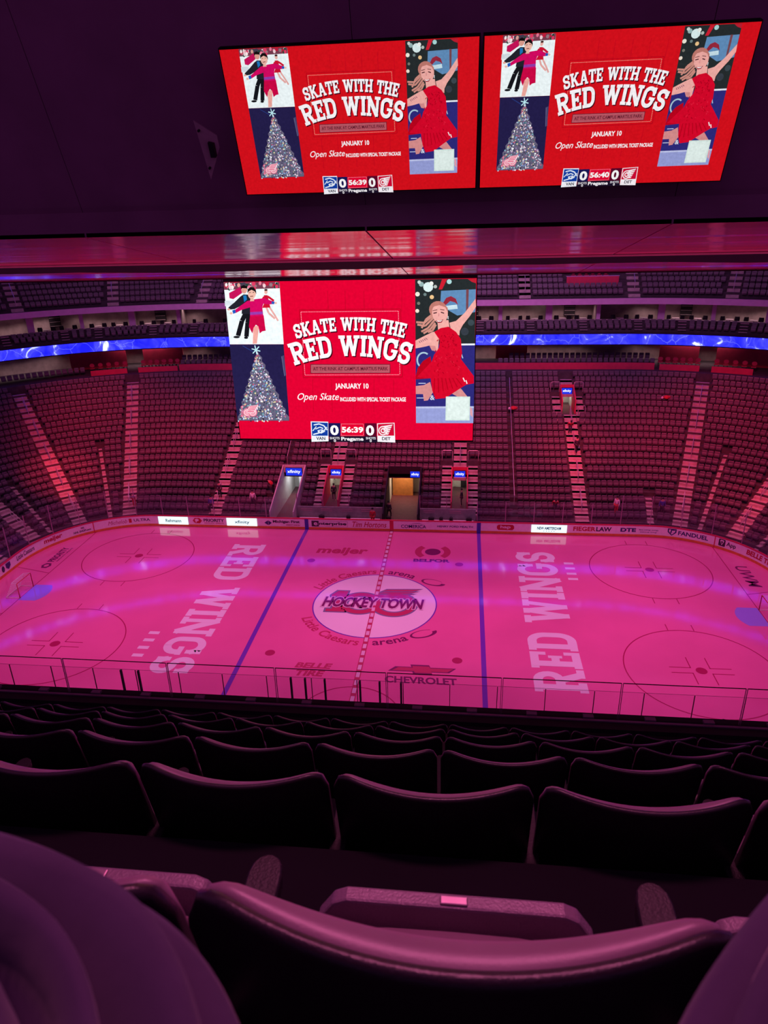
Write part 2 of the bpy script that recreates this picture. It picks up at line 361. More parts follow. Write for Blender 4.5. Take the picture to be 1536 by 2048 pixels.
# writing on the ice
def ice_polys(name, polys, m, fn, z):
    mb = MB()
    for i, p in enumerate(polys):            # each stroke a hair above the one before
        q = [fn(a, b)+(z+.0003*(i % 30),) for a, b in p]
        ar = sum(q[j-1][0]*q[j][1]-q[j][0]*q[j-1][1] for j in range(len(q)))
        mb.quad(*(q if ar > 0 else q[::-1]))
    return mb.build(name, m, ice)
rw, _ = slab_text('RED WINGS', .04)  # projected lettering, its light drawn as white marks
ice_polys('projected_team_lettering', rw, I['white'], lambda u, v: (-13.46+2.82*v, 9.45-18.9*u), Z1)
ice_polys('projected_team_lettering', rw, I['white'], lambda u, v: (13.88-3.15*v, -9.5+18.85*u), Z1)
for x0, ys, dx in ((-15.15, (-4.9, -5.8, -6.7, -7.6), .75), (14.5, (7.42, 6.55, 5.65, 4.78), .75)):
    mb = MB()
    for y in ys: rect(mb, x0, y-.17, x0+dx, y+.17, Z1)
    mb.build('year_tick_marks', I['white'], ice)
def ice_text(name, body, m, fn, z=Z2, shear=0, weight=0, sub=1):
    v, f, _ = text_mesh(body, shear, weight)
    mb = MB(); mb.add([tuple(fn(a, b))+(z,) for a, b in v], f); return mb.build(name, m, ice)
def face_up(o):
    me = o.data
    for p in me.polygons:
        if p.normal.z < 0: p.flip()
    me.update()
def box_fn(x0, y0, x1, y1): return lambda u, v: (x0+(x1-x0)*u, y0+(y1-y0)*v)
ice_text('sponsor_lettering', 'meijer', I['softred'], box_fn(-6.0, 7.75, -1.6, 9.3), Z1, .1, .06)
ice_text('sponsor_lettering', 'BELFOR', I['dark'], box_fn(2.35, 7.0, 5.35, 7.55), Z1, 0, .07)
mb = MB(); ring(mb, 3.87, 8.9, .95, 1.5, Z1, 132, 228, 20); ring(mb, 3.87, 8.9, .95, 1.5, Z1, -48, 48, 20); mb.mat(1); disc(mb, 3.87, 8.9, .66, .62, Z1, 28)
mb.build('sponsor_emblem', [I['softred'], I['dark']], ice)
ice_text('sponsor_lettering', 'BELLE', I['softred'], box_fn(-4.15, -8.2, -1.75, -7.62), Z1, .2, .07)
ice_text('sponsor_lettering', 'TIRE', I['softred'], box_fn(-3.95, -9.02, -2.1, -8.4), Z1, .2, .07)
ice_text('sponsor_lettering', 'CHEVROLET', I['dark'], box_fn(1.7, -9.3, 6.1, -8.62), Z1, -.1, .05)
bt = [(0, .2), (.33, .3), (.36, 0), (.66, 0), (.63, .3), (1.0, .3), (.84, .8), (.64, .72), (.61, 1), (.31, 1), (.34, .72), (.12, .7)]
bt = [(.0, .25), (.36, .25), (.38, 0), (.66, 0), (.64, .25), (.9, .25), (1, .75), (.62, .75), (.6, 1), (.32, 1), (.34, .75), (.1, .75)]
f_ = box_fn(1.8, -8.35, 6.05, -7.35)
mb = MB(); mb.quad(*[f_(*p)+(Z1,) for p in bt]); mb.mat(1)
mb.quad(*[f_(.51+(a-.5)*.9, .5+(b-.5)*.7)+(Z2,) for a, b in bt]); mb.build('sponsor_emblem', [I['dark'], I['softred']], ice)
ice_text('sponsor_lettering', 'PRIORITY', I['dark'], lambda u, v: (-27.85-.62*v, 5.15+2.75*u), Z1, 0, .07)
ice_text('sponsor_lettering', 'INNOVATE  OPERATE', I['dark'], lambda u, v: (-27.55-.16*v, 5.25+2.6*u), Z1, 0, .04)
mb = MB(); disc(mb, -28.1, 4.45, .42, .5, Z1, 6); mb.mat(1); disc(mb, -28.1, 4.45, .2, .24, Z2, 12); mb.build('sponsor_emblem', [I['dark'], I['ice']], ice)
ice_text('sponsor_lettering', 'UWM', I['dark'], lambda u, v: (27.7+.95*v, 7.75-3.4*u), Z1, .1, .02)
def arc_fn(r, h, a0, a1, top=True):
    return lambda u, v: ((r+(h*v if top else -h*v))*math.cos(R(a0+(a1-a0)*u)), (r+(h*v if top else -h*v))*math.sin(R(a0+(a1-a0)*u)))
ice_text('arena_lettering', 'Little Caesars', I['softred'], arc_fn(4.72, .78, 157, 95), Z1, .1, .03)
ice_text('arena_lettering', 'arena', I['dark'], arc_fn(4.72, .52, 84, 58), Z1, 0, .03)
ice_text('arena_lettering', 'Little Caesars', I['softred'], arc_fn(5.5, .78, 205, 265, False), Z1, .1, .03)
ice_text('arena_lettering', 'arena', I['dark'], arc_fn(5.4, .52, 275, 302, False), Z1, 0, .03)
for cx, cy, rz in ((4.1, 3.55, -20), (3.75, -3.75, 25)):
    mb = MB(); c, s = math.cos(R(rz)), math.sin(R(rz))
    for i in range(30):
        def pt(t, k):
            a = R(40+330*t); w = .06+.34*t
            rr = 1+(.5-k)*w; x, y = .85*rr*math.cos(a), .42*rr*math.sin(a); return (cx+c*x-s*y, cy+s*x+c*y, Z1)
        mb.quad(pt(i/30, 0), pt((i+1)/30, 0), pt((i+1)/30, 1), pt(i/30, 1))
    mb.build('swoosh_emblem', I['dark'], ice)
mb = MB()
def hund(mb, z, grow, m):
    mb.mat(m); g = grow
    mb.quad(*[(x, y, z) for x, y in ((-3.45-g, -1.25-g), (-2.05+g, -1.25-g), (-2.05+g, -.9+g), (-2.35+g, -.9+g), (-2.2+g, 1.75+g), (-2.95-g, 1.75+g), (-3.4-g, 1.1), (-3.3-g, .85-g), (-2.95-g, 1.0), (-3.05-g, -.9+g), (-3.45-g, -.9+g))])
    ring(mb, -1.05, .05, 1.02-g, 1.5+g, z, n=48); ring(mb, 1.45, 0, 1.15-g, 1.62+g, z+.0004, n=48)
    for k in range(4):
        y = .75+.38*k
        mb.quad(*[(x, yy, z+.0008+.0004*k) for x, yy in ((-.5+.25*k-g, y-g), (1.6+.35*k, y+.12-g), (3.3+g-.2*(3-k), y+.42+g), (1.6+.2*k, y+.36+g), (-.1+.3*k-g, y+.26+g))])
hund(mb, Z2, .14, 0); hund(mb, Z3, 0, 1)
mb.build('centenary_emblem', [I['grey'], I['softred']], ice)
ice_text('centre_lettering', 'HOCKEY TOWN', I['pale'], box_fn(-3.95, -.72, 3.7, .92), Z4+.014, .15, .16)
ice_text('centre_lettering', 'HOCKEY TOWN', I['dark'], box_fn(-3.85, -.62, 3.6, .82), Z4+.018, .15, .06)

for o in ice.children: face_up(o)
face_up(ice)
# ------------------------------------------------------------------ boards
boards = empty('dasher_boards', (0, HY+RC, 0), label='white dasher boards ringing the ice, red cap rail, sponsor panels', cat='rink boards')
def B(mb, name, m): 
    o = mb.build(name, m, boards); o.matrix_parent_inverse = Matrix.Translation((0, -HY-RC, 0)); return o
S0, S1 = -(HX+118), HX+118
B(band(MB(), S0, S1, 0, .22, 1.0, .8), 'board_face', M['white'])
B(band(MB(), S0, S1, -.012, 0, .22, .8), 'kick_plate', M['yellow'])
B(slabband(MB(), S0, S1, -.03, .14, 1.0, 1.07, .8), 'cap_rail', M['redtrim'])
mb = MB(); mb.box(-HX-3, -HY-RC-.08, 0, HX+3, -HY-RC, 1.05); B(mb, 'board_face', M['white'])
for sx in (1, -1):
    mb = MB(); mb.loft([[(sx*(HX+(RC+q)*math.sin(a)), -HY-(RC+q)*math.cos(a), z) for q, z in ((0, 0), (0, 1.05), (.1, 1.05), (.1, 0))] for a in [R(20+70*k/12) for k in range(13)]])
    B(mb, 'board_face', M['white'])
for x, m in ((-7.77, 'bluepaint'), (0, 'redtrim'), (7.77, 'bluepaint')):
    B(MB().box(x-.17, HY+RC-.025, .0, x+.17, HY+RC+.02, 1.02), 'line_stripe', M[m])
for s in (HX+38.2, -HX-38.3):
    B(band(MB(), s-.25, s+.25, -.02, .0, 1.03, .05), 'line_stripe', M['redtrim'])
AD = {k: mat('ad_ink_'+k, c, .4, 0, .4, .05, 8) for k, c in dict(red=(.5, .015, .04), navy=(.03, .03, .16), ink=(.05, .03, .06), rose=(.42, .06, .14), silver=(.7, .62, .72)).items()}
LIT = emit('lit_panel_white', lin((236, 252, 255)), 1.15); LITINK = emit('lit_panel_ink', lin((20, 110, 140)), .5); LITBLUE = emit('lit_panel_blue', lin((40, 60, 130)), .5)
def ad(body, a0, a1, z0, z1, m, shear=0, weight=.03, o=-.016, name='sponsor_lettering'):
    v, f, _ = text_mesh(body, shear, weight)
    mb = MB(); mb.add([bowl(S_at(a0+(a1-a0)*u), o, z0+(z1-z0)*w) for u, w in v], f); return B(mb, name, m)
def adpoly(polys, a0, a1, z0, z1, ms, o=-.016):
    mb = MB()
    for k, (mi, p) in enumerate(polys):
        mb.mat(mi); mb.quad(*[bowl(S_at(a0+(a1-a0)*u), o-.004*k, z0+(z1-z0)*w) for u, w in p])
    return B(mb, 'sponsor_emblem', ms)
def lit(a0, a1, z0=.2, z1=.96):
    mb = band(MB(), S_at(a0), S_at(a1), -.03, z0, z1, .5, thick=.025); o = B(mb, 'lit_sponsor_panel', LIT); tag(o, 'glowing white sponsor panel'); return o
circ = lambda cx, cy, rx, ry, n=16: [(cx+rx*math.cos(2*math.pi*k/n), cy+ry*math.sin(2*math.pi*k/n)) for k in range(n)]
ad('Michelob', -26.4, -24.7, .42, .8, AD['rose'], .35, 0); B(band(MB(), S_at(-24.55), S_at(-24.3), -.016, .42, .82, .2, thick=.01), 'sponsor_emblem', AD['red']); ad('ULTRA', -24.1, -22.6, .5, .78, AD['ink'], 0, .02)
lit(-21.8, -18.95); ad('Rehmann', -21.1, -19.6, .42, .74, LITINK, 0, .03, -.04)
adpoly([(0, circ(.5, .5, .5, .5, 6)), (1, circ(.45, .6, .22, .2)), (1, [(.3, .2), (.42, .2), (.42, .7), (.3, .7)])], -18.5, -17.6, .32, .92, [AD['red'], M['white']])
ad('PRIORITY', -17.45, -15.5, .52, .84, AD['ink'], 0, .05); ad('INNOVATE  OPERATE', -17.4, -15.55, .34, .45, AD['rose'], 0, .04)
lit(-15.25, -12.4); ad('xfinity', -14.5, -13.1, .36, .74, LITBLUE, 0, .02, -.04)
adpoly([(0, [(.0, .5), (.5, 0), (.5, 1)]), (0, [(.55, .0), (1, .5), (.55, 1)])], -11.7, -11.0, .32, .8, [AD['navy'], AD['navy']])
ad('Michigan First', -10.9, -8.4, .5, .84, AD['ink'], 0, .05); ad('CREDIT UNION', -9.7, -8.4, .32, .44, AD['rose'], 0, .05)
adpoly([(0, [(0, 0), (1, 0), (1, 1), (0, 1)]), (1, [(.005, .03), (.995, .03), (.995, .97), (.005, .97)]), (0, [(0, 0), (.2, 0), (.2, 1), (0, 1)])], -7.3, -4.0, .3, .86, [AD['ink'], M['white']])
ad('e', -7.1, -6.75, .42, .72, M['white'], 0, .04, -.04); ad('nterprise', -6.6, -4.1, .38, .76, AD['ink'], 0, .05, -.04)
ad('Tim Hortons', -3.55, -.45, .32, .86, AD['red'], .3, .01)
ad('COMERICA', .85, 3.1, .34, .66, AD['navy'], 0, .02); adpoly([(0, [(0, 0), (.35, .8), (.7, .6), (1, .0), (.7, .85), (.35, 1)])], 1.6, 2.9, .68, .84, [AD['navy']])
ad('HENRY FORD HEALTH', 4.1, 7.25, .48, .66, AD['navy'], 0, .03)
adpoly([(0, [(.08, 0), (.92, 0), (1, .3), (1, .7), (.92, 1), (.08, 1), (0, .7), (0, .3)])], 9.35, 10.85, .36, .86, [AD['red']]); ad('hap', 9.65, 10.55, .44, .8, M['white'], 0, .05, -.03)
lit(12.35, 15.4, .2, .92); ad('NEW AMSTERDAM', 12.85, 14.9, .48, .76, LITBLUE, 0, .05, -.04); ad('. . . . .', 13.4, 14.35, .32, .38, LITBLUE, 0, .04, -.04)
ad('FIEGER', 15.95, 17.85, .42, .84, AD['red'], 0, .05); ad('LAW', 17.9, 19.2, .42, .84, AD['ink'], 0, .05)
ad('DTE', 19.95, 21.25, .44, .8, AD['navy'], 0, .07); ad('Save energy savings', 21.5, 23.1, .58, .72, AD['navy'], 0, .02); ad('dteenergy savings', 21.6, 23.0, .38, .5, AD['navy'], 0, .02)
adpoly([(0, [(0, 1), (0, .5), (.5, 0), (1, .5), (1, 1)]), (1, [(.15, .88), (.15, .55), (.5, .16), (.85, .55), (.85, .88)]), (0, [(.3, .3), (.42, .3), (.5, .75), (.8, .75), (.8, .88), (.35, .88)])], 23.85, 24.55, .3, .94, [AD['navy'], M['white']])
ad('FANDUEL', 24.7, 27.1, .44, .82, AD['navy'], 0, .04)
adpoly([(0, [(.08, 0), (.92, 0), (1, .1), (1, .9), (.92, 1), (.08, 1), (0, .9), (0, .1)]), (1, [(.2, .75), (.5, .12), (.8, .75), (.7, .88), (.3, .88)]), (0, [(.32, .7), (.5, .3), (.68, .7)])], 27.95, 28.5, .32, .94, [AD['ink'], M['white']])
ad('App', 28.6, 29.4, .36, .84, AD['ink'], 0, .03); ad('BELLE TIRE', 30.35, 33.2, .42, .86, AD['red'], .1, .06)
ad('NHL', -28.75, -28.45, .66, .84, AD['ink'], 0, .06); ad('NHL SHOP.com', -29.45, -27.9, .36, .56, AD['ink'], .1, .05)
ad('meijer', -32.25, -30.45, .36, .88, AD['red'], .1, .05)
ad('Little Caesars', -35.5, -33.3, .44, .86, AD['ink'], .1, .02)
adpoly([(0, circ(.2, .5, .16, .5, 8)), (1, circ(.2, .5, .07, .22, 6)), (1, [(.5, 1), (.5, .4), (.75, 0), (1, .4), (1, 1)])], -37.6, -36.4, .34, .9, [AD['ink'], AD['navy']])

# rink glass
def glass_run(ss, z1f, lab, grp, near=False):
    for a, b in zip(ss, ss[1:]):
        if near: p0, p1, d = Vector((a, -HY-RC-.05, 0)), Vector((b, -HY-RC-.05, 0)), Vector((0, -1, 0))
        else: p0, p1, d = bowl(a, .06), bowl(b, .06), bdir((a+b)/2)
        z0, z1 = 1.07, z1f((a+b)/2); t = (p1-p0).normalized()
        g = empty('glass_panel', p0+Vector((0, 0, z0)), label=lab, cat='rink glass', group=grp)
        L = (p1-p0).length; q0, q1 = t*.03, t*(L-.03); h = Vector((0, 0, z1-z0)); w = d*.015
        MB().hexa([q0, q1, q1+h, q0+h], [q0+w, q1+w, q1+w+h, q0+w+h]).build('pane', M['glass'], g)
        if near: MB().hexa([q0+h, q1+h, q1+h+Vector((0, 0, .012)), q0+h+Vector((0, 0, .012))], [q0+w+h, q1+w+h, q1+w+h+Vector((0, 0, .012)), q0+w+h+Vector((0, 0, .012))]).build('top_edge', M['nearpost'], g)
        a_, b_ = (-t*.028, t*.028) if not near else (-t*.02, t*.02); w = d*.05
        MB().hexa([a_, b_, b_+h, a_+h], [a_+w, b_+w, b_+w+h, a_+w+h]).build('post', M['steel'] if not near else M['nearpost'], g)
far_lab = 'clear glass panel with slim metal post standing on the far boards'
zf = lambda s: 2.95 if abs(s) < 20.5 else 3.75
glass_run([S_at(x) for x in np.arange(-41, -8.9, 2.46)], zf, far_lab, 'glass panels on the far boards')
glass_run([S_at(x) for x in np.arange(7.6, 41, 2.46)], zf, far_lab, 'glass panels on the far boards')
glass_run(list(np.arange(-22.2, 24, 2.54)), lambda s: 2.82, 'clear glass panel with dark post seen beyond the front ledge, nearest the viewer', 'glass panels on the near boards', True)
# tall dividers of the near penalty boxes
for i, x in enumerate((-12.81, -11.79, -3.0, -2.2, -1.1, .85, 1.93, 3.1)):
    g = MB().box(x-.05, -HY-RC-.28, .4, x+.05, -HY-RC-.16, 2.9).build('box_divider', M['dark'])
    tag(g, 'dark upright glass divider of the near penalty boxes', 'divider', 'dividers of the near penalty boxes')

# goals
for sg, lab in ((-1, 'hockey goal with red frame and white net at the far-left end'), (1, 'hockey goal with red frame cut by the right edge of the view')):
    g = empty('hockey_goal', (sg*27.13, 0, 0), label=lab, cat='goal')
    mb = MB(); mb.tube([(0, -.91, 0), (0, -.91, 1.2), (0, .91, 1.2), (0, .91, 0)], .035, 8); mb.build('goal_frame', M['redtrim'], g, True)
    mb = MB(); b = [(sg*.5, -.8, 1.2), (sg*1.1, -.95, .03), (sg*1.1, .95, .03), (sg*.5, .8, 1.2)]
    mb.tube([(0, -.91, .02), b[1], b[2], (0, .91, .02)], .025, 6); mb.tube([(0, -.91, 1.2), b[0], b[3], (0, .91, 1.2)], .02, 6); mb.build('base_frame', M['white'], g, True)
    mb = MB()
    for k in range(13):
        y = -.85+1.7*k/12; mb.tube([(0, y, 1.2), (sg*.5, y*.95, 1.19), (sg*1.1, y*1.08, .03)], .008, 3)
    for k in range(9):
        t = k/8; x = sg*(.5+.6*t); z = 1.2-1.17*t; w = .82+.12*t
        mb.tube([(0, -.91, z), (x, -w, z), (x, w, z), (0, .91, z)], .008, 3)
    mb.build('net', M['white'], g)
# ------------------------------------------------------------------ lower bowl
NR = 22
ro = lambda k: 1.7+.8*k
rz = lambda k: .55+.432*k
HOLES = [(-11.3, -9.0, 0, 5), (-.9, 2.35, 0, 5), (-6.8, -5.2, 1, 5), (5.2, 6.78, 1, 5), (16.2, 17.62, 16, 18)]
END = HX+104
def minus(a, b, cuts):
    out = [(a, b)]
    for c, d in cuts:
        nx = []
        for p, q in out:
            if d <= p or c >= q: nx.append((p, q)); continue
            if c > p: nx.append((p, c))
            if d < q: nx.append((d, q))
        out = nx
    return out
mb = MB()
for k in range(NR):
    for a, b in minus(-END, END, [(h[0], h[1]) for h in HOLES if h[2] <= k <= h[3]]):
        ss = arcs(a, b, ro(k), 1.5); zb = rz(k-1) if k else 0
        for s, t in zip(ss, ss[1:]):
            mb.quad(bowl(s, ro(k), zb), bowl(t, ro(k), zb), bowl(t, ro(k), rz(k)), bowl(s, ro(k), rz(k)))
            mb.quad(bowl(s, ro(k), rz(k)), bowl(t, ro(k), rz(k)), bowl(t, ro(k+1), rz(k)), bowl(s, ro(k+1), rz(k)))
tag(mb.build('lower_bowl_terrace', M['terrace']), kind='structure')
def lat(s, o, x, z):                 # a point x metres sideways from the line s
    d = bdir(s); return bowl(s, o, z)+Vector((d.y, -d.x, 0))*x
def stair(s, w, k0, k1, step=True):
    mb = MB()
    for k in range(k0, k1+1):
        z = rz(k)
        for o0, o1, zt in ((ro(k)-.36, ro(k)+.02, z-.2), (ro(k), ro(k+1)-.34, z+.015)):
            zb = zt-.26
            mb.hexa([lat(s, o0, -w/2, zb), lat(s, o0, w/2, zb), lat(s, o1, w/2, zb), lat(s, o1, -w/2, zb)],
                    [lat(s, o0, -w/2, zt), lat(s, o0, w/2, zt), lat(s, o1, w/2, zt), lat(s, o1, -w/2, zt)])
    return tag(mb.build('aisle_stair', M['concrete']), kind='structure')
AIS = [(-17, 1.2, 0, 21), (17, 1.2, 0, 15), (17, 1.2, 19, 21), (-6, 1.25, 6, 21), (6, 1.25, 6, 21)]
for sg in (1, -1): AIS += [(sg*(HX+d), 1.25, 0, 21) for d in (18.5, 43, 67, 90)]
AIS += [(-HX-27.9, .34, 0, 10), (HX+27.6, .34, 0, 10), (HX+5.3, .55, 0, 3), (-HX-58, .34, 0, 7), (HX+55, .34, 0, 8)]
for a in AIS: stair(*a)
for sx in (-1, 1):                    # flights beside the small portals
    for c in (4.75, 7.25): stair(sx*c, .9, 1, 7)
for c in (15.75, 18.05): stair(c, .8, 15, 18)
def handrail(s, k0, k1):
    g = empty('handrail', bowl(s, ro(k0)+.3, rz(k0)), label='slim steel handrail running up the middle of far aisle stairs', cat='handrail', group='handrails on the far aisle stairs')
    b = Vector(g.location); p = [lat(s, ro(k0)+.3, 0, rz(k0)), lat(s, ro(k0)+.3, 0, rz(k0)+.95), lat(s, ro(k1)+.3, 0, rz(k1)+.95), lat(s, ro(k1)+.3, 0, rz(k1))]
    MB().tube([q-b for q in p], .03, 6).build('rail', M['rail'], g)
    if k1-k0 > 1: MB().tube([q-b for q in (lat(s, ro(k0)+.3, 0, rz(k0)+.5), lat(s, ro(k1)+.3, 0, rz(k1)+.5))], .022, 6).build('mid_rail', M['rail'], g)
for s, w, k0, k1 in AIS:
    if w > 1:
        k = k0+1
        while k+2 <= k1: handrail(s, k, k+2); k += 4
for s in (-11, 11):
    k = 2 if s > 0 else 7
    g = empty('section_rail', bowl(s, ro(k), rz(k)), label='long thin red-lit rail dividing the %s stand' % ('left' if s < 0 else 'right'), cat='handrail'); b = Vector(g.location)
    MB().tube([bowl(s, ro(k), rz(k)+.9)-b, bowl(s, ro(20), rz(20)+.9)-b], .035, 6).build('rail', M['rail'], g)
    for q in range(k, 21, 5): MB().tube([bowl(s, ro(q), rz(q))-b, bowl(s, ro(q), rz(q)+.9)-b], .025, 6).build('post', M['rail'], g)

# portals into the stand
SIGN = emit('sign_blue', lin((30, 50, 225)), 1.1); SIGNTXT = emit('sign_white', (1, 1, 1), 1.3)
def sign(x0, x1, y, z0, z1, label):
    g = empty('led_sign', ((x0+x1)/2, y, z0), label=label, cat='sign')
    w = (x1-x0)/2; h = z1-z0
    MB().box(-w-.04, 0, -.04, w+.04, .08, h+.04).build('housing', M['dark'], g)
    MB().box(-w, -.02, 0, w, .0, h).build('screen', SIGN, g)
    v, f, _ = text_mesh('xfinity', 0, .02); MB().add([(-w*.82+1.64*w*a, -.03, h*.22+h*.56*b) for a, b in v], f).build('lettering', SIGNTXT, g)
Y0 = HY+RC
def portal(x0, x1, k0, k1, zf, jamb, lab, back=3.2, orange=False, o_in=None, deep=True, lintel=.35):
    """open well in the stand from row k0 to k1, with a doorway at its back"""
    ya, yb = Y0+(o_in if o_in is not None else ro(k0)), Y0+ro(k1+1); zt = rz(k1+1)
    n = 'portal'
    g = MB(); g.box(x0, ya, zf-.1, x1, yb+back, zf); tag(g.build('portal_floor', M['tunnelfloor']), kind='structure')
    for x, sg in ((x0, 1), (x1, -1)):
        mb = MB(); mb.hexa([(x, ya, zf), (x+sg*.1, ya, zf), (x+sg*.1, yb, zf), (x, yb, zf)], [(x, ya, max(rz(k0), zf)+.95), (x+sg*.1, ya, max(rz(k0), zf)+.95), (x+sg*.1, yb, zt+.75), (x, yb, zt+.75)])
        tag(mb.build('portal_side_wall', jamb), kind='structure')
        tag(MB().box(min(x, x+sg*.1), yb, zf, max(x, x+sg*.1), yb+back, zt-.12).build('portal_side_wall', M['tunnel']), kind='structure')
    tag(MB().box(x0, yb, zt-lintel, x1, yb+.12, zt+.75).build('portal_lintel', jamb), kind='structure')
    tag(MB().box(x0, yb+back, zf, x1, yb+back+.1, zt).build('portal_back_wall', M['tunnel']), kind='structure')
    tag(MB().box(x0, yb, zt-.16, x1, yb+back, zt-.1).build('portal_ceiling', M['tunnel']), kind='structure')
    return ya, yb, zt
def lamp(x, y, z, power, col):
    l = bpy.data.lights.new('tunnel_lamp', 'AREA'); l.shape = 'DISK'; l.size = .5; l.energy = power; l.color = col
    o = bpy.data.objects.new('tunnel_lamp', l); COL.objects.link(o); o.location = (x, y, z)
# players' tunnel at the left, timber-lined tunnel in the middle, three small public portals
ya, yb, zt = portal(-11.3, -9.0, 0, 5, .12, M['tunnel'], 'left', 4, o_in=.4)
sign(-11.0, -9.4, yb-.12, zt-.28, zt+.48, 'blue lit sign over the bright tunnel left of the benches'); lamp(-10.15, yb+1.5, zt-.22, 60, (.85, .9, 1))
tag(MB().box(-10.5, yb+2.9, .12, -9.6, yb+3.0, 2.2).build('door_1', M['white']), kind='structure')
ya, yb, zt = portal(-.9, 2.35, 0, 5, .12, M['dark'], 'mid', 3, o_in=.4)
sign(1.25, 2.15, yb-.12, zt-.3, zt+.3, 'blue lit sign over the amber timber tunnel behind the benches'); lamp(.6, yb+.8, zt-.22, 70, (1, .78, .5))
tag(MB().box(-.7, yb+2.0, .12, 1.35, yb+2.1, 2.6).build('door_2', M['orange']), kind='structure')
for x in (-6, 6):
    ya, yb, zt = portal(x-.8, x+.78, 1, 5, .9, M['redwall'], 'small', 2.6)
    sign(x-.52, x+.5, yb-.12, zt-.22, zt+.4, 'blue lit sign over the %s small red portal behind the benches' % ('left' if x < 0 else 'right')); lamp(x, yb+1.2, zt-.22, 22, (1, .9, .75))
    tag(MB().box(x+.1, yb+2.4, .9, x+.6, yb+2.5, zt-.2).build('door_3' if x < 0 else 'door_4', M['dark']), kind='structure')
ya, yb, zt = portal(16.2, 17.62, 16, 18, 7.03, M['redwall'], 'upper', 2.4)
sign(16.4, 17.45, yb-.12, zt-.2, zt+.42, 'blue lit sign over the red portal high in the right stand'); lamp(16.9, yb+1.2, zt-.22, 16, (1, .9, .8))
def guard(x0, x1, k, lab):
    g = empty('guard_rail', (x0, Y0+ro(k), rz(k)), label=lab, cat='guard rail', group='guard rails above the portals'); w = x1-x0
    MB().tube([(0, 0, 0), (0, 0, .95), (.1, 0, 1.05), (w-.1, 0, 1.05), (w, 0, .95), (w, 0, 0)], .035, 6).build('rail', M['rail'], g)
for c in (-7.25, -4.75, 4.75, 7.25): guard(c-.5, c+.5, 8, 'bent steel guard rail at the head of a portal stair')
for c in (15.7, 18.1): guard(c-.45, c+.45, 19, 'bent steel guard rail at the head of a portal stair'); guard(c-.35, c+.35, 15, 'bent steel guard rail at the head of a portal stair')

# benches behind the far boards
tag(MB().box(-8.9, Y0+.1, 0, 7.5, Y0+1.6, .15).build('bench_floor', M['redtrim']), kind='structure')
for x0, x1 in ((-8.9, -1.0), (2.45, 7.5)):
    w = MB().box(x0, Y0+1.5, .15, x1, Y0+1.62, 1.62).build('bench_back_wall', M['grey']); tag(w, kind='structure')
    mb = MB()
    n = int((x1-x0)/1.7)
    for i in range(n):
        a = x0+.35+i*(x1-x0-.4)/n
        for z in (1.2, 1.38): mb.box(a, Y0+1.48, z, a+1.05, Y0+1.5, z+.07)
    mb.build('bench_wall_strip', M['rail'], w)
    b = empty('players_bench', (x0+.2, Y0+1.0, .15), label='long bench behind the far boards, %s of the amber tunnel' % ('left' if x0 < 0 else 'right'), cat='bench')
    L = x1-x0-.4
    MB().box(0, 0, .4, L, .36, .46).build('seat', M['white'], b)
    for q in (.1, L/2, L-.2): MB().box(q, .05, 0, q+.1, .3, .4).build('leg', M['dark'], b)
    for i in range(int((x1-x0)/2.4)):
        a = x0+i*2.42; 
        if a+2.4 > x1+.1: break
        g = empty('glass_panel', (a, Y0+1.56, 1.62), label='clear glass panel on the grey wall behind the benches', cat='rink glass', group='glass panels behind the benches')
        MB().box(.03, 0, 0, 2.38, .015, 1.25).build('pane', M['glass'], g); MB().box(-.03, -.02, 0, .03, .04, 1.25).build('post', M['steel'], g)
for i, (x, sz) in enumerate(((-6.6, .5), (-4.1, .35), (-.4, .4), (3.5, .5), (4.4, .32), (5.3, .3), (6.9, .5))):
    g = empty('equipment_bag', (x, Y0+1.2, .61), label='%s small dark bag on the benches behind the far boards, counted from the left' % ORD[i], cat='bag')
    mb = MB(); mb.loft([[(-sz/2+q, .12*math.cos(2*math.pi*k/8), .16+.15*math.sin(2*math.pi*k/8)) for k in range(8)] for q in (0, sz*.3, sz*.7, sz)]); mb.build('bag_body', M['dark'], g, True)
    MB().tube([(-.1, 0, .28), (-.08, 0, .38), (.08, 0, .38), (.1, 0, .28)], .015, 5).build('handle', M['dark'], g)

# seats of the far stand -------------------------------------------------
def far_seat_parts():
    bk = MB(); w = .235
    def rr(y0, y1, z, ww): return [(-ww, y0, z), (ww, y0, z), (ww, y1, z), (-ww, y1, z)]
    bk.loft([rr(.50, .56, .40, w), rr(.53, .60, .62, w), rr(.57, .64, .80, w), rr(.60, .64, .87, w*.86)])
    pn = MB(); pn.loft([rr(.40, .47, .34, w*.9), rr(.33, .47, .50, w*.92), rr(.36, .46, .66, w*.88), rr(.39, .44, .70, w*.8)])
    lg = MB(); lg.box(-.27, .38, .0, -.23, .52, .45); lg.box(-.275, .24, .56, -.235, .56, .61)
    return bk, pn, lg
bk, pn, lg = far_seat_parts()
allseats = []                        # (s, row, section, index, from-left)
cuts_for = lambda k: [(S_at_off(s, -w/2-.06, k), S_at_off(s, w/2+.06, k)) for s, w, a, b in AIS if a <= k <= b]
def S_at_off(s, dx, k):
    if abs(s) <= HX and abs(s+dx) <= HX: return s+dx
    r = RC+ro(k); return s+math.degrees(dx/r)
NAMES = [(-HX-90, 'the left edge stairs'), (-HX-67, 'low left corner stairs'), (-HX-43, 'red left corner stairs'), (-HX-18.5, 'long left stairs'), (-17, 'stairs left of scoreboard'),
         (-6, 'the left portal'), (6, 'the right portal'), (17, 'stairs below high portal'), (HX+18.5, 'long right stairs'), (HX+43, 'right corner stairs'), (HX+67, 'stairs past right edge'), (HX+90, 'the end stairs')]
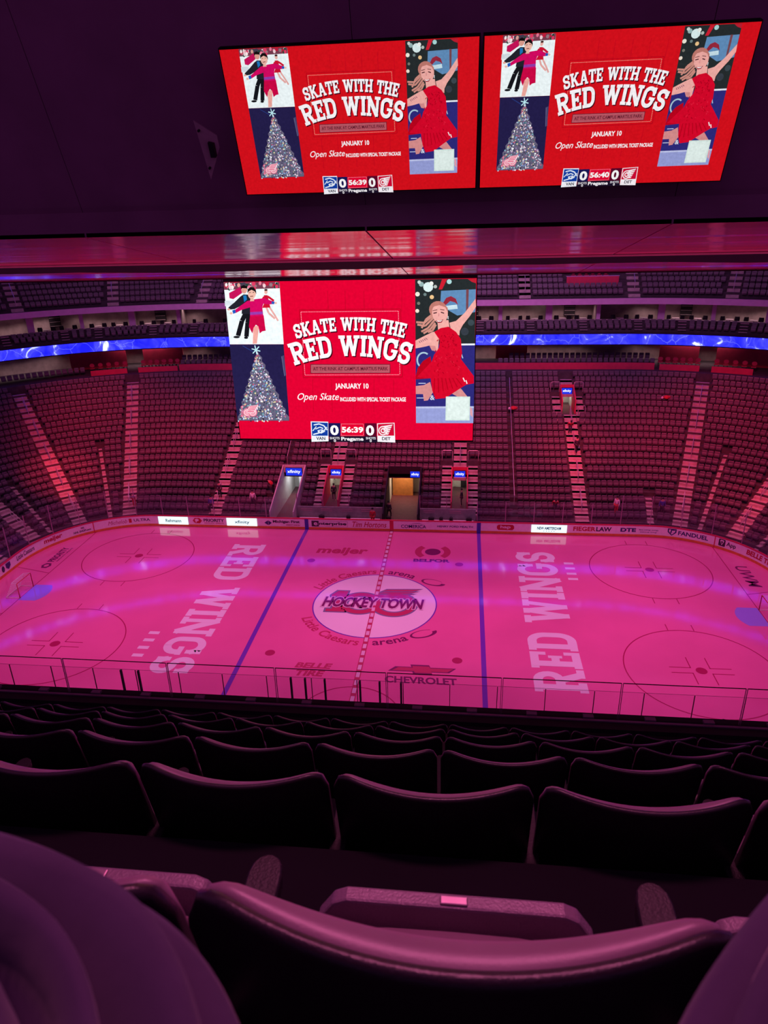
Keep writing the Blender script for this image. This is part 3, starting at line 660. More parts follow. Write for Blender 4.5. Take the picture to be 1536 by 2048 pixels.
for k in range(NR):
    cuts = cuts_for(k)+[(h[0]-.15, h[1]+.15) for h in HOLES if h[2] <= k <= h[3]]
    for sx in (-1, 1):
        if 1 <= k <= 7: cuts += [(sx*c-.5, sx*c+.5) for c in (4.75, 7.25)]
    if 15 <= k <= 18: cuts += [(c-.45, c+.45) for c in (15.75, 18.05)]
    if k == 0: cuts.append((-9, 7.6))
    if 2 <= k <= 3: cuts.append((-12.2, -11.3))
    cuts += [(s-.12, s+.12) for s in (-11, 11)]
    for a, b in sorted(minus(-END, END, sorted(cuts))):
        o = ro(k)+.5
        def Lm(s): return s if abs(s) <= HX else (1 if s > 0 else -1)*(HX+R(abs(s)-HX)*(RC+o))
        n = int((Lm(b)-Lm(a))/.54)
        if n < 1: continue
        pad = (Lm(b)-Lm(a)-n*.54)/2
        for i in range(n): allseats.append((S_at(Lm(a)+pad+.27+.54*i, o), k, i, n, a))
cand = []
for t in allseats:
    s, k, i, n, a = t; p = bowl(s, ro(k)+.5, rz(k)+.6); f = in_frame(p, -6)
    if f: cand.append((f[2], t))
cand.sort(key=lambda c: c[0])
NEAR_FAR = 225
single = [t for w, t in cand[:NEAR_FAR]]; sset = set(single)
proto = empty('arena_seat', (0, 0, 0)); PB = bk.build('backrest', M['seat'], proto); PP = pn.build('seat_pan', M['seat_pad'], proto); PL = lg.build('armrest', M['seat'], proto)
def place_far(o, s, k):
    d = bdir(s); o.location = bowl(s, ro(k), rz(k)); o.rotation_euler = (0, 0, math.atan2(d.y, d.x)-math.pi/2)
place_no = {}
for k in range(NR):
    cnt = {}
    for t in sorted((t for t in allseats if t[1] == k), key=lambda t: t[0]):
        nm = [q[1] for q in NAMES if q[0] <= t[0]+.01] or [NAMES[0][1]]
        cnt[nm[-1]] = cnt.get(nm[-1], 0)+1; place_no[t] = (nm[-1], cnt[nm[-1]]-1)
for j, t in enumerate(single):
    s, k, i, n, a = t
    o = proto if j == 0 else copy_tree(proto); place_far(o, s, k)
    tag(o, 'dark folded seat, %s row from the far boards, %s right of %s' % (ORD[k], ORD[place_no[t][1]], place_no[t][0]), 'seat', 'single seats of the far stand')
def many(name, tmpl, placed, mats, label):
    """one mesh holding a great many copies of the same seat"""
    tv = []; tf = []; tm = []
    for j, m in enumerate(tmpl):
        n = len(tv); tv += m.v; tf += [tuple(q+n for q in f) for f in m.f]; tm += [j]*len(m.f)
    tv = np.array(tv); N = len(tv); V = np.zeros((len(placed)*N, 3)); F = []
    for j, (p, ang) in enumerate(placed):
        c, s = math.cos(ang), math.sin(ang)
        V[j*N:(j+1)*N, 0] = p[0]+c*tv[:, 0]-s*tv[:, 1]; V[j*N:(j+1)*N, 1] = p[1]+s*tv[:, 0]+c*tv[:, 1]; V[j*N:(j+1)*N, 2] = p[2]+tv[:, 2]
        F += [tuple(q+j*N for q in f) for f in tf]
    me = bpy.data.meshes.new(name); me.from_pydata(V.tolist(), [], F)
    for m in mats: me.materials.append(m)
    me.polygons.foreach_set('material_index', tm*len(placed)); me.update()
    o = bpy.data.objects.new(name, me); COL.objects.link(o); return tag(o, label, 'seats', None, 'stuff')
def ang_of(s): d = bdir(s); return math.atan2(d.y, d.x)-math.pi/2
rest = [(bowl(t[0], ro(t[1]), rz(t[1])), ang_of(t[0])) for t in allseats if t not in sset and in_frame(bowl(t[0], ro(t[1])+.5, rz(t[1])+.6), 120)]
many('arena_seats', (bk, pn, lg), rest, (M['seat'], M['seat_pad'], M['seat']), 'banked rows of dark folding seats filling the far lower stand')
# ------------------------------------------------------------------ club level, ribbon, suites, upper bowl
def st(o): return tag(o, kind='structure')
E1 = HX+100
st(slabband(MB(), -E1, E1, 19.3, 27.5, 9.4, 10.45).build('club_floor', M['terrace']))
st(band(MB(), -E1, E1, 26.5, 10.4, 13.1, 1.5).build('wall_club_back', M['beige']))
for a, b, z in ((-HX-27.4, -HX-19.7, 11.0), (-HX-17.3, -HX-8.6, 11.0), (-HX-8.2, HX+8.6, 11.15), (HX+9.6, HX+17.4, 11.05), (HX+19.7, HX+27.4, 11.05)):
    st(band(MB(), a, b, 20.15, 9.7, z, 1.2, thick=.15).build('wall_club_front', M['redwall']))
for a, b in ((-HX-31, -HX-20.3), (-HX-17, -HX-9), (9.8, 13.3), (HX+10, HX+17), (HX+20, HX+33)):
    st(band(MB(), a, b, 24.6, 10.4, 13.05, 1.2, thick=.1).build('wall_club_red', M['redwall']))
st(slabband(MB(), -E1, E1, 20.45, 27.5, 13.0, 13.12).build('club_ceiling', M['dark']))
# LED ribbon
def ribbon_mat():
    m = bpy.data.materials.new('ribbon_led_picture'); m.use_nodes = True; nt = m.node_tree; nt.nodes.clear()
    tc = nt.nodes.new('ShaderNodeTexCoord'); w = nt.nodes.new('ShaderNodeTexNoise'); w.inputs['Scale'].default_value = .35; w.inputs['Detail'].default_value = 3; w.inputs['Distortion'].default_value = 2.5
    w2 = nt.nodes.new('ShaderNodeTexVoronoi'); w2.inputs['Scale'].default_value = .4; w2.feature = 'DISTANCE_TO_EDGE'
    r1 = nt.nodes.new('ShaderNodeValToRGB'); e = r1.color_ramp.elements; e[0].position = .30; e[0].color = (.002, .002, .16, 1); e[1].position = .8; e[1].color = (.3, .34, .9, 1)
    q = e.new(.5); q.color = (.006, .006, .38, 1); q = e.new(.62); q.color = (.012, .012, .5, 1)
    r2 = nt.nodes.new('ShaderNodeValToRGB'); r2.color_ramp.elements[0].color = (.3, .34, .6, 1); r2.color_ramp.elements[1].color = (0, 0, 0, 1); r2.color_ramp.elements[1].position = .018
    mx = nt.nodes.new('ShaderNodeMix'); mx.data_type = 'RGBA'; mx.blend_type = 'ADD'; mx.inputs[0].default_value = .05
    em = nt.nodes.new('ShaderNodeEmission'); em.inputs[1].default_value = 8; o = nt.nodes.new('ShaderNodeOutputMaterial')
    nt.links.new(tc.outputs['Object'], w.inputs['Vector']); nt.links.new(w.outputs['Fac'], r1.inputs[0]); nt.links.new(w.outputs['Color'], w2.inputs['Vector'])
    mp = nt.nodes.new('ShaderNodeVectorMath'); mp.operation = 'ADD'; nt.links.new(tc.outputs['Object'], mp.inputs[0]); nt.links.new(w.outputs['Color'], mp.inputs[1]); nt.links.new(mp.outputs[0], w2.inputs['Vector'])
    nt.links.new(w2.outputs['Distance'], r2.inputs[0]); nt.links.new(r1.outputs[0], mx.inputs[6]); nt.links.new(r2.outputs[0], mx.inputs[7]); nt.links.new(mx.outputs[2], em.inputs[0]); nt.links.new(em.outputs[0], o.inputs[0]); return m
RB = ribbon_mat()
g = empty('ribbon_display', bowl(0, 20.1, 13.05), label='long curved blue LED ribbon running below the suites', cat='LED ribbon')
def rel(o, g): o.parent = g; o.matrix_parent_inverse = Matrix.Translation(-Vector(g.location)); return o
rel(band(MB(), -E1, E1, 20.05, 13.12, 14.15, 1, thick=.05).build('led_face', RB), g); rel(slabband(MB(), -E1, E1, 20.1, 20.4, 13.0, 14.25, 1).build('housing', M['dark']), g)
g = empty('ribbon_display', bowl(0, 27.0, 21.8), label='upper blue LED ribbon above the far upper seats, mirrored in the ice', cat='LED ribbon')
rel(band(MB(), -E1, E1, 27.0, 21.95, 22.85, 1, thick=.05).build('led_face', RB), g); rel(slabband(MB(), -E1, E1, 27.06, 27.4, 21.8, 23.0, 1).build('housing', M['dark']), g)
# suites
st(slabband(MB(), -E1, E1, 20.42, 27.5, 14.12, 14.24).build('suite_floor', M['terrace']))
st(band(MB(), -E1, E1, 26.4, 14.2, 17.2, 1.5).build('wall_suite_back', M['beige']))
st(slabband(MB(), -E1, E1, 20.7, 27.5, 17.15, 17.25).build('suite_ceiling', M['beige']))
st(band(MB(), -E1, E1, 20.55, 17.12, 17.72, 1, thick=.2).build('trim_1', M['pinkwall']))
st(band(MB(), -E1, E1, 22.7, 14.2, 15.25, 1, thick=.1).build('wall_suite_counter', M['terrace']))
st(slabband(MB(), -E1, E1, 22.55, 23.0, 15.25, 15.31).build('suite_counter_top', M['table']))
cols = [-HX-37, -HX-27.5, -HX-17.7, -HX-8.2, -17, -11.8, -6.6, -1.4, 4.2, 10.06, 15.28, 20.52, HX+9.2, HX+18.5, HX+28]
for i, s in enumerate(cols):
    mb = MB(); w = .2 if i % 2 else .34
    mb.hexa([lat(s, 22.9, -w, 15.3), lat(s, 22.9, w, 15.3), lat(s, 23.3, w, 15.3), lat(s, 23.3, -w, 15.3)], [lat(s, 22.9, -w, 17.16), lat(s, 22.9, w, 17.16), lat(s, 23.3, w, 17.16), lat(s, 23.3, -w, 17.16)])
    st(mb.build('suite_column', M['pinkwall']))
    mb = MB(); mb.hexa([lat(s, 23.3, -.06, 14.2), lat(s, 23.3, .06, 14.2), lat(s, 26.4, .06, 14.2), lat(s, 26.4, -.06, 14.2)], [lat(s, 23.3, -.06, 17.16), lat(s, 23.3, .06, 17.16), lat(s, 26.4, .06, 17.16), lat(s, 26.4, -.06, 17.16)])
    st(mb.build('wall_suite_divider', M['beige']))
for i, (a, b) in enumerate(zip(cols, cols[1:])):
    for q in (.3, .72):
        s = a+(b-a)*q; p = bowl(s, 23.6, 14.24)
        if not in_frame(p, 10): continue
        t = empty('suite_table', p, ang_of(s), 'small pale table at the front of a far suite', 'table', 'tables in the far suites')
        MB().box(-.36, -.35, 1.08, .36, .35, 1.13).build('table_top', M['table'], t); MB().tube([(0, 0, 0), (0, 0, 1.08)], .05, 8).build('leg', M['dark'], t)
        for x in (-.68, .68):
            c = empty('suite_chair', lat(s, 23.7, x, 14.24), ang_of(s)+random.uniform(-.5, .5), 'dark high chair drawn up to a pale suite table', 'chair', 'dark chairs in the far suites')
            MB().box(-.25, -.22, .78, .25, .22, .86).build('seat', M['dark'], c)
            mb = MB(); mb.loft([[(.26*math.cos(R(an))*q, .1+.16*math.sin(R(an))*q, z) for an in range(200, 345, 24)]+[(.22*math.cos(R(an))*q, .1+.12*math.sin(R(an))*q, z) for an in range(320, 195, -24)] for z, q in ((.86, 1), (1.2, 1.05), (1.42, .9))]); mb.build('backrest', M['dark'], c)
            for x2, y2 in ((-.2, -.18), (.2, -.18), (-.2, .18), (.2, .18)): MB().box(x2-.02, y2-.02, 0, x2+.02, y2+.02, .78).build('leg', M['dark'], c)
    s = a+(b-a)*.5; p = bowl(s, 26.2, 15.3)
    if in_frame(p, 0) and i % 2 == 0:
        t = empty('wall_cabinet', p, ang_of(s), 'dark glazed bottle cabinet on the back wall of a far suite', 'cabinet', 'bottle cabinets in the far suites')
        MB().box(-.6, -.18, 0, .6, .18, 1.5).build('carcass', M['dark'], t)
        for q in range(3): MB().box(-.56, -.2, .1+.46*q, .56, -.17, .14+.46*q).build('shelf', M['table'], t)
# bright ceiling strip in one suite
t = empty('ceiling_lamp', bowl(14.9, 25.2, 16.7), label='white strip lamp glowing inside a far suite, right of the scoreboard', cat='lamp')
MB().box(-.7, -.1, 0, .7, .1, .12).build('diffuser', emit('strip_lamp_glow', lin((255, 250, 235)), 2), t); MB().box(-.75, -.12, .12, .75, .12, .45).build('housing', M['white'], t)
# seats in front of the suites, their little stairs
stairs_s = [-HX-42.3, -HX-31.1, -HX-24.5, -HX-13.3, -HX-4.6, -14.4, -9.2, -4, 2, 7.84, 13.25, 18.79, HX+4.8, HX+13.1, HX+24.2, HX+36]
for s in stairs_s:
    t = empty('suite_stair_rail', bowl(s, 20.9, 14.3), ang_of(s), 'stacked white steel rungs of a short suite stair', 'handrail', 'suite stair rails')
    for q in range(4): MB().box(-.4, .1+.3*q, .25*q+.15, .4, .14+.3*q, .25*q+.2).build('rung', M['rail'], t)
suite_seats = []; 
for a, b in zip(stairs_s, stairs_s[1:]):
    for j, (o, z) in enumerate(((20.6, 14.24), (21.45, 14.55))):
        def Lm(s): return s if abs(s) <= HX else (1 if s > 0 else -1)*(HX+R(abs(s)-HX)*(RC+o))
        L = Lm(b)-Lm(a)-1.2; n = int(L/.58)
        for i in range(n): s = S_at(Lm(a)+.6+(i+.5)*L/n, o); suite_seats.append((bowl(s, o, z), ang_of(s)))
club_seats = []
for a, b, o, z in ((-HX-60, -HX-29, 20.6, 10.45), (-HX-8, -14, 21.2, 10.5), (-HX-8, -14, 22.1, 10.9), (10.2, HX+8.4, 21.2, 10.5), (11.4, HX+7.5, 22.1, 10.9)):
    for s in arcs(a, b, o, .6): club_seats.append((bowl(s, o, z), ang_of(s)))
st(slabband(MB(), -HX-8, HX+8.4, 22.0, 24, 10.4, 10.9).build('club_step', M['terrace'])); st(slabband(MB(), -E1, E1, 21.3, 22.7, 14.2, 14.55).build('suite_step', M['terrace']))
vis = lambda L: [q for q in L if in_frame(Vector(q[0])+Vector((0, 0, .6)), 60)]
for a, b in ((-HX-27, -HX-20.4), (-HX-16.6, -HX-9.4), (HX+10, HX+17), (HX+20.4, HX+27)):
    for s in arcs(a, b, 22.2, .8):
        t = empty('club_chair', bowl(s, 22.2, 10.45), ang_of(s), 'round-backed red chair behind the red club wall', 'chair', 'red chairs of the club level')
        MB().box(-.24, -.22, .42, .24, .22, .5).build('seat', M['redwall'], t); MB().loft([[(.26*math.cos(R(an))*q, .12+.1*math.sin(R(an))*0+y, z+.22*math.sin(R(an))) for an in range(0, 360, 30)] for y, z, q in ((0, .78, 1), (.06, .78, 1))]).build('backrest', M['redwall'], t)
        for x2 in (-.18, .18): MB().box(x2-.02, -.18, 0, x2+.02, .2, .42).build('leg', M['dark'], t)
# upper bowl
uo = lambda k: 21.0+.8*k
uz = lambda k: 17.75+.52*k
mb = MB()
for k in range(7):
    ss = arcs(-E1, E1, uo(k), 1.6); zb = uz(k-1) if k else 17.2
    for s, t in zip(ss, ss[1:]):
        mb.quad(bowl(s, uo(k), zb), bowl(t, uo(k), zb), bowl(t, uo(k), uz(k)), bowl(s, uo(k), uz(k))); mb.quad(bowl(s, uo(k), uz(k)), bowl(t, uo(k), uz(k)), bowl(t, uo(k+1), uz(k)), bowl(s, uo(k+1), uz(k)))
st(mb.build('upper_bowl_terrace', M['terrace']))
ups = [-HX-58, -HX-39, -HX-20.6, -HX-2.1, -12.5, 0, 12.5, HX+3.4, HX+21.3, HX+40]
for s in ups:
    mb = MB()
    for k in range(7):
        for o0, o1, zt in ((uo(k)-.36, uo(k)+.02, uz(k)-.24), (uo(k), uo(k)+.46, uz(k)+.015)):
            mb.hexa([lat(s, o0, -.6, zt-.3), lat(s, o0, .6, zt-.3), lat(s, o1, .6, zt-.3), lat(s, o1, -.6, zt-.3)], [lat(s, o0, -.6, zt), lat(s, o0, .6, zt), lat(s, o1, .6, zt), lat(s, o1, -.6, zt)])
    st(mb.build('aisle_stair', M['concrete']))
    g = empty('handrail', bowl(s, uo(1), uz(1)), label='steel handrail on a pale stair of the far upper seats', cat='handrail', group='handrails of the upper seats'); b = Vector(g.location)
    MB().tube([q-b for q in (bowl(s, uo(1), uz(1)), bowl(s, uo(1), uz(1)+.9), bowl(s, uo(6), uz(6)+.9), bowl(s, uo(6), uz(6)))], .035, 6).build('rail', M['rail'], g)
up_seats = []
for k in range(7):
    o = uo(k)+.5
    cuts = [(S_at_off(s, -.75, k+24), S_at_off(s, .75, k+24)) for s in ups]+([(17.0, HX+2.2)] if k in (2, 3) else [])
    for a, b in minus(-HX-70, HX+60, sorted(cuts)):
        def Lm(s): return s if abs(s) <= HX else (1 if s > 0 else -1)*(HX+R(abs(s)-HX)*(RC+o))
        n = int((Lm(b)-Lm(a))/.55)
        for i in range(n): s = S_at(Lm(a)+.27+.55*i, o); up_seats.append((bowl(s, uo(k), uz(k)), ang_of(s)))
many('upper_level_seats', (bk, pn), vis(up_seats+suite_seats+club_seats), (M['seat'], M['seat_pad']), 'rows of dark seats on the far upper and suite levels')
g = empty('press_box', bowl(19.6, uo(2)+.3, uz(2)), label='red-fronted box among the far upper seats, right of the scoreboard', cat='box'); 
MB().box(-2.7, 0, 0, 2.7, .12, .95).build('front_panel', M['redwall'], g); MB().box(-2.75, -.05, .95, 2.75, .3, 1.0).build('ledge', M['pinkwall'], g)
for i in range(6):
    t = empty('club_chair', bowl(17.7+.68*i, uo(3)+.5, uz(3)), 0, 'round-backed red chair inside the red upper box', 'chair', 'red chairs in the upper box')
    MB().box(-.24, -.22, .42, .24, .22, .5).build('seat', M['redwall'], t); MB().loft([[(.25*math.cos(R(an)), y, .78+.22*math.sin(R(an))) for an in range(0, 360, 30)] for y in (.12, .18)]).build('backrest', M['redwall'], t)
st(band(MB(), -E1, E1, 28.4, 10, 33, 2).build('wall_far', M['black']))
# ------------------------------------------------------------------ the advertisement shown on the LED walls
# drawn on a design grid (u to the right, v down) whose corners are ARTC; the picture is one unit high and 1.543 wide
ARTC = [(52, 68), (1490, 52), (1457, 968), (153, 960)]
def _homography(src, dst):
    A = []; b = []
    for (u, v), (x, y) in zip(src, dst):
        A.append([u, v, 1, 0, 0, 0, -x*u, -x*v]); b.append(x); A.append([0, 0, 0, u, v, 1, -y*u, -y*v]); b.append(y)
    return np.linalg.solve(np.array(A, float), np.array(b, float))
_h = _homography(ARTC, [(0, 1), (1.543, 1), (1.543, 0), (0, 0)])
def J(u, v):
    w = _h[6]*u+_h[7]*v+1
    return float((_h[0]*u+_h[1]*v+_h[2])/w), float((_h[3]*u+_h[4]*v+_h[5])/w)
def artwork(clock):
    rnd = random.Random(7); out = {}; cur = [None]; texts = []
    def part(n): cur[0] = out.setdefault(n, [])
    def poly(col, *pts): cur[0].append((lin(col), [J(*p) for p in pts]))
    def ell(col, u, v, ru, rv, n=14, rot=0):
        c, s = math.cos(rot), math.sin(rot)
        poly(col, *[(u+ru*math.cos(t)*c-rv*math.sin(t)*s, v+ru*math.cos(t)*s+rv*math.sin(t)*c) for t in [2*math.pi*k/n for k in range(n)]])
    def stroke(col, w, *pts):
        for (a, b_), (c, d) in zip(pts, pts[1:]):
            q = math.hypot(c-a, d-b_); nx, ny = -(d-b_)/q*w/2, (c-a)/q*w/2
            poly(col, (a+nx, b_+ny), (c+nx, d+ny), (c-nx, d-ny), (a-nx, b_-ny))
    def tx(p, body, col, u0, v0, u1, v1, sh=0, wt=0):
        a = J(u0, v1); b = J(u1, v0); texts.append((p, body, lin(col), a[0], a[1], b[0], b[1], sh, wt))
    WH=(240,250,252);SKN=(236,178,165);BKC=(22,22,28)
    # ---- photo A
    part('skater_photo')
    poly(WH,(52,68),(372,68),(398,424),(90,424))
    poly((120,60,80),(52,68),(372,68),(374,104),(56,112))
    for i in range(46):
        u=rnd.uniform(60,362);v=rnd.uniform(74,106)
        ell(rnd.choice([(220,60,100),(190,30,60),(240,210,215),(70,60,80),(255,240,240),(150,120,130),(30,70,60),(235,120,150)]),u,v,rnd.uniform(6,13),rnd.uniform(7,14),8)
    poly((215,225,232),(60,175),(110,172),(112,200),(62,206))
    poly((200,20,90),(85,130),(150,95),(160,130),(110,165),(88,160))   # skater cut by the frame
    ell((225,160,150),140,85,9,12,10)
    for r in [(300,190),(330,240)]: pass
    # girl behind
    stroke((232,170,165),11,(298,212),(312,245),(348,278)); stroke((232,170,165),10,(312,205),(345,255),(366,290))
    poly((205,18,50),(284,143),(306,143),(316,190),(322,214),(275,216),(288,185))
    stroke((205,18,50),12,(306,150),(342,176)); stroke((205,18,50),11,(286,152),(270,176))
    ell((236,180,170),296,124,10,13,10); ell((60,20,20),296,113,10,6,10)
    # man
    stroke(BKC,27,(185,238),(160,290),(138,375)); stroke(BKC,26,(200,238),(192,300),(186,380))
    ell(BKC,130,382,19,7,10); ell(BKC,184,386,12,7,10)
    poly((34,34,44),(150,150),(168,138),(206,140),(222,180),(218,250),(158,250),(160,200),(118,222),(85,226),(82,212),(118,182))
    poly((30,120,190),(166,144),(184,144),(188,168),(172,182))
    ell((225,160,145),172,112,17,21); poly((20,14,16),(152,112),(152,92),(168,84),(188,90),(192,112),(186,104),(160,102)); ell((232,165,150),84,224,9,6,8)
    # woman in front
    poly((240,170,160),(222,320),(258,318),(252,370),(246,420),(222,421),(224,370))
    poly((205,8,70),(206,262),(284,258),(292,320),(296,346),(276,350),(262,362),(254,322),(240,312),(226,330),(220,362),(208,340),(200,322))
    poly((212,10,98),(190,176),(238,165),(288,160),(330,176),(346,180),(344,194),(318,196),(282,192),(276,214),(282,262),(206,264),(206,212),(160,226),(122,246),(112,232),(150,204))
    poly((150,60,170),(206,240),(278,236),(279,252),(206,256))
    poly((30,90,190),(330,178),(346,181),(344,195),(328,193)); poly((30,90,190),(104,230),(120,224),(126,242),(110,250)); ell((240,185,170),352,188,8,6,8); ell((240,185,170),98,246,9,7,8)
    ell((240,186,170),216,134,23,31); poly((24,16,18),(190,132),(192,108),(208,95),(228,98),(240,118),(242,138),(234,122),(214,112),(198,120))
    stroke((120,40,50),4,(206,150),(224,148)); stroke((40,20,20),3,(200,128),(210,127)); stroke((40,20,20),3,(220,126),(230,126)); poly((238,182,168),(208,160),(224,160),(230,176),(206,178))
    # ---- photo B
    part('tree_photo')
    NV=(36,30,74)
    poly(NV,(90,424),(398,424),(432,857),(138,857))
    poly((74,70,110),(384,492),(400,486),(414,600),(402,604)); stroke((120,116,150),2,(388,494),(404,604)); stroke((40,60,130),4,(165,432),(232,470))
    pts=[(250,458)];ys=np.linspace(478,856,19)
    LX=lambda v:250-(v-458)*.285; RX=lambda v:250+(v-458)*.462
    right=[];left=[]
    for i,v in enumerate(ys):
        k=7 if i%2 else -4
        right.append((min(RX(v)+k,431),v)); left.append((max(LX(v)-k,140),v))
    poly((104,98,124),*( [(250,458)]+right+left[::-1] ))
    cols=[(235,235,245),(205,215,240),(240,200,215),(120,160,220),(60,60,90),(240,225,170),(170,140,190),(70,110,120),(255,255,255),(190,90,120),(40,36,60),(130,190,200)]
    for i in range(620):
        v=458+398*np.sqrt(rnd.random()); u=rnd.uniform(LX(v)+2,RX(v)-2); u=min(max(u,141),430); r=rnd.uniform(2.4,5.8)
        ell(rnd.choice(cols),u,v,r,r,5,rnd.random())
    for a in range(6):
        t=a*np.pi/3+.25; stroke((190,235,245),6,(247,452),(247+25*np.cos(t),452+27*np.sin(t)))
    PK=(236,120,150)
    def hundred(c1,c2,u,v,s):
        def q(x,y): return (u+x*s,v+y*s)
        poly(c1,q(0,.12),q(.16,0),q(.16,.86),q(.24,.9),q(.24,1),q(0,1),q(0,.9),q(.07,.86),q(.07,.2),q(0,.22))
        for cx in (.58,1.08):
            for rr,cc in ((.40,c1),(.30,c2),(.23,c1),(.16,c2)): ell(cc,*q(cx,.64),rr*s*.98,rr*s*.92,20)
            for k in range(3): t=k*np.pi/3; stroke(c1,.05*s,q(cx-.17*np.cos(t),.64-.17*np.sin(t)),q(cx+.17*np.cos(t),.64+.17*np.sin(t)))
        for k in range(4):
            y=.06+.13*k; poly(c2,q(.72-.07*k,y+.02),q(1.52-.1*k,y-.1+.03*k),q(1.58-.1*k,y+.04+.03*k),q(1.2,y+.2),q(.8-.06*k,y+.24)); poly(c1,q(.76-.07*k,y+.05),q(1.46-.1*k,y-.05+.03*k),q(1.5-.1*k,y+.03+.03*k),q(1.18,y+.16),q(.84-.06*k,y+.18))
    hundred(PK,(250,225,232),162,764,64)
    stroke((230,150,175),3,(180,833),(222,833))
    # ---- photo C
    part('dancer_photo')
    poly((38,44,46),(1145,54),(1487,52),(1476,424),(1145,424))
    poly((96,140,185),(1290,120),(1484,112),(1480,240),(1380,260),(1330,230),(1286,180)); poly((150,40,60),(1300,190),(1318,160),(1345,150),(1372,165),(1384,200),(1366,185),(1340,178),(1316,200)); poly((200,225,235),(1316,205),(1378,198),(1382,222),(1322,228)); poly((120,70,80),(1430,112),(1445,112),(1440,240),(1428,240))
    poly((205,30,50),(1296,54),(1324,54),(1296,112),(1276,112)); poly((190,30,50),(1440,54),(1487,53),(1486,78),(1462,70))
    for (u,v,r,c) in [(1218,98,28,(220,240,240)),(1180,82,14,(150,180,180)),(1236,78,12,(235,240,235)),(1336,68,14,(170,215,215)),(1158,138,13,(240,235,220)),(1238,155,12,(235,195,140)),(1156,233,11,(240,225,210)),(1168,70,10,(200,210,205)),(1200,140,9,(110,130,130)),(1176,300,8,(90,100,100)),(1258,96,10,(180,190,185)),(1455,300,18,(60,72,80)),(1420,350,22,(54,60,70)),(1164,190,9,(120,120,110)),(1440,260,10,(120,80,90))]: ell(c,u,v,r,r,12)
    poly((46,42,122),(1145,424),(1476,420),(1466,772),(1145,772))
    poly((232,236,246),(1145,418),(1180,418),(1180,427),(1145,427)); poly((232,236,246),(1380,418),(1476,417),(1476,427),(1380,428))
    poly((150,158,214),(1145,772),(1466,770),(1462,862),(1145,862)); poly((190,196,232),(1145,770),(1466,768),(1466,778),(1145,780))
    a=np.linspace(.9,5.2,16)
    stroke((170,200,215),9,*[(1190+36*np.cos(t),510-42*np.sin(t)) for t in a])
    stroke((170,190,215),6,(1398,470),(1408,500)); stroke((190,195,225),5,(1160,640),(1200,640)); stroke((210,215,235),4,(1150,722),(1205,722)); 
    SKN2=(240,172,165);SKd=(214,140,140)
    # hair strands
    HR=(205,140,128)
    for p,q,r in [((1250,255),(1195,300),(1150,296)),((1250,268),(1200,318),(1156,310)),((1252,285),(1215,330),(1178,350)),((1256,300),(1230,335),(1190,360)),((1250,245),(1205,280),(1180,330)),((1260,310),(1240,345),(1215,352))]: stroke(HR,11,p,q,r)
    # arms
    poly(SKN2,(1335,300),(1372,290),(1420,245),(1482,165),(1484,210),(1450,262),(1410,312),(1392,345),(1390,372),(1345,350))
    poly(SKN2,(1280,345),(1240,352),(1195,374),(1145,400),(1145,444),(1190,436),(1222,428),(1236,456),(1270,460))
    poly(SKd,(1222,428),(1236,456),(1262,458),(1256,430))
    for k in range(5): stroke((150,90,110),4,(1165+9*k,402-4*k),(1172+10*k,414-5*k))
    # legs
    poly(SKd,(1145,655),(1190,650),(1225,632),(1240,690),(1212,735),(1190,738),(1185,700),(1145,700)); poly(SKd,(1330,690),(1395,668),(1432,715),(1380,716)); poly((225,160,170),(1445,770),(1456,780),(1460,830),(1446,815))
    # neck, torso
    poly(SKN2,(1268,290),(1330,285),(1338,345),(1300,352),(1272,345))
    RD=(214,8,42);RD2=(186,4,30)
    poly(RD,(1250,352),(1286,330),(1330,322),(1372,352),(1398,392),(1404,470),(1392,530),(1380,592),(1235,598),(1228,540),(1248,480),(1276,440),(1282,400))
    poly(RD2,(1228,488),(1186,515),(1156,555),(1145,600),(1145,618),(1226,612),(1240,560))
    poly(RD,(1232,520),(1150,606),(1228,612),(1236,680),(1254,728),(1310,722),(1392,668),(1425,648),(1468,640),(1468,600),(1430,548),(1398,505))
    for k in range(60):
        v=rnd.uniform(360,590);u=rnd.uniform(1262 if v<450 else 1248,1385); stroke(rnd.choice([RD2,(226,30,60),(170,0,30)]),5,(u,v),(u+rnd.uniform(-12,12),v+rnd.uniform(4,14)))
    for k in range(7): stroke(RD2,6,(1250+20*k,610),(1246+26*k,700-8*k))
    stroke((245,230,235),6,(1408,608),(1418,630)); stroke((245,230,235),6,(1424,622),(1430,642))
    # head
    ell((190,120,110),1272,225,50,48,18); ell(SKN2,1283,245,44,58,20,-.12)
    poly((190,120,110),(1232,230),(1238,200),(1268,182),(1306,190),(1326,216),(1328,240),(1312,212),(1280,200),(1250,208))
    stroke((70,30,40),6,(1246,246),(1266,242)); stroke((70,30,40),6,(1288,240),(1306,246)); stroke((110,60,60),4,(1242,232),(1268,226)); stroke((110,60,60),4,(1284,224),(1308,228)); stroke(SKd,5,(1276,246),(1276,264))
    poly((150,20,50),(1258,284),(1278,288),(1302,280),(1292,298),(1272,300)); poly((250,245,245),(1263,286),(1280,289),(1297,284),(1288,293),(1272,294)); stroke((230,235,240),4,(1328,262),(1328,280))
    poly((214,232,226),(1312,713),(1446,713),(1442,846),(1308,846)); poly((226,240,236),(1320,722),(1438,722),(1434,838),(1316,838))
    # ---- background bits
    part('display_face')
    poly((228,0,48),(52,68),(1490,52),(1457,968),(153,960))
    for u0,u1 in [(645,650),(745,748),(852,854),(960,960),(1068,1066)]: stroke((196,0,40),3,(u0,120),(u1,236)); 
    for u0,u1 in [(560,566),(668,672),(790,790),(908,906),(1020,1014)]: stroke((196,0,40),3,(u0,625),(u1,810))
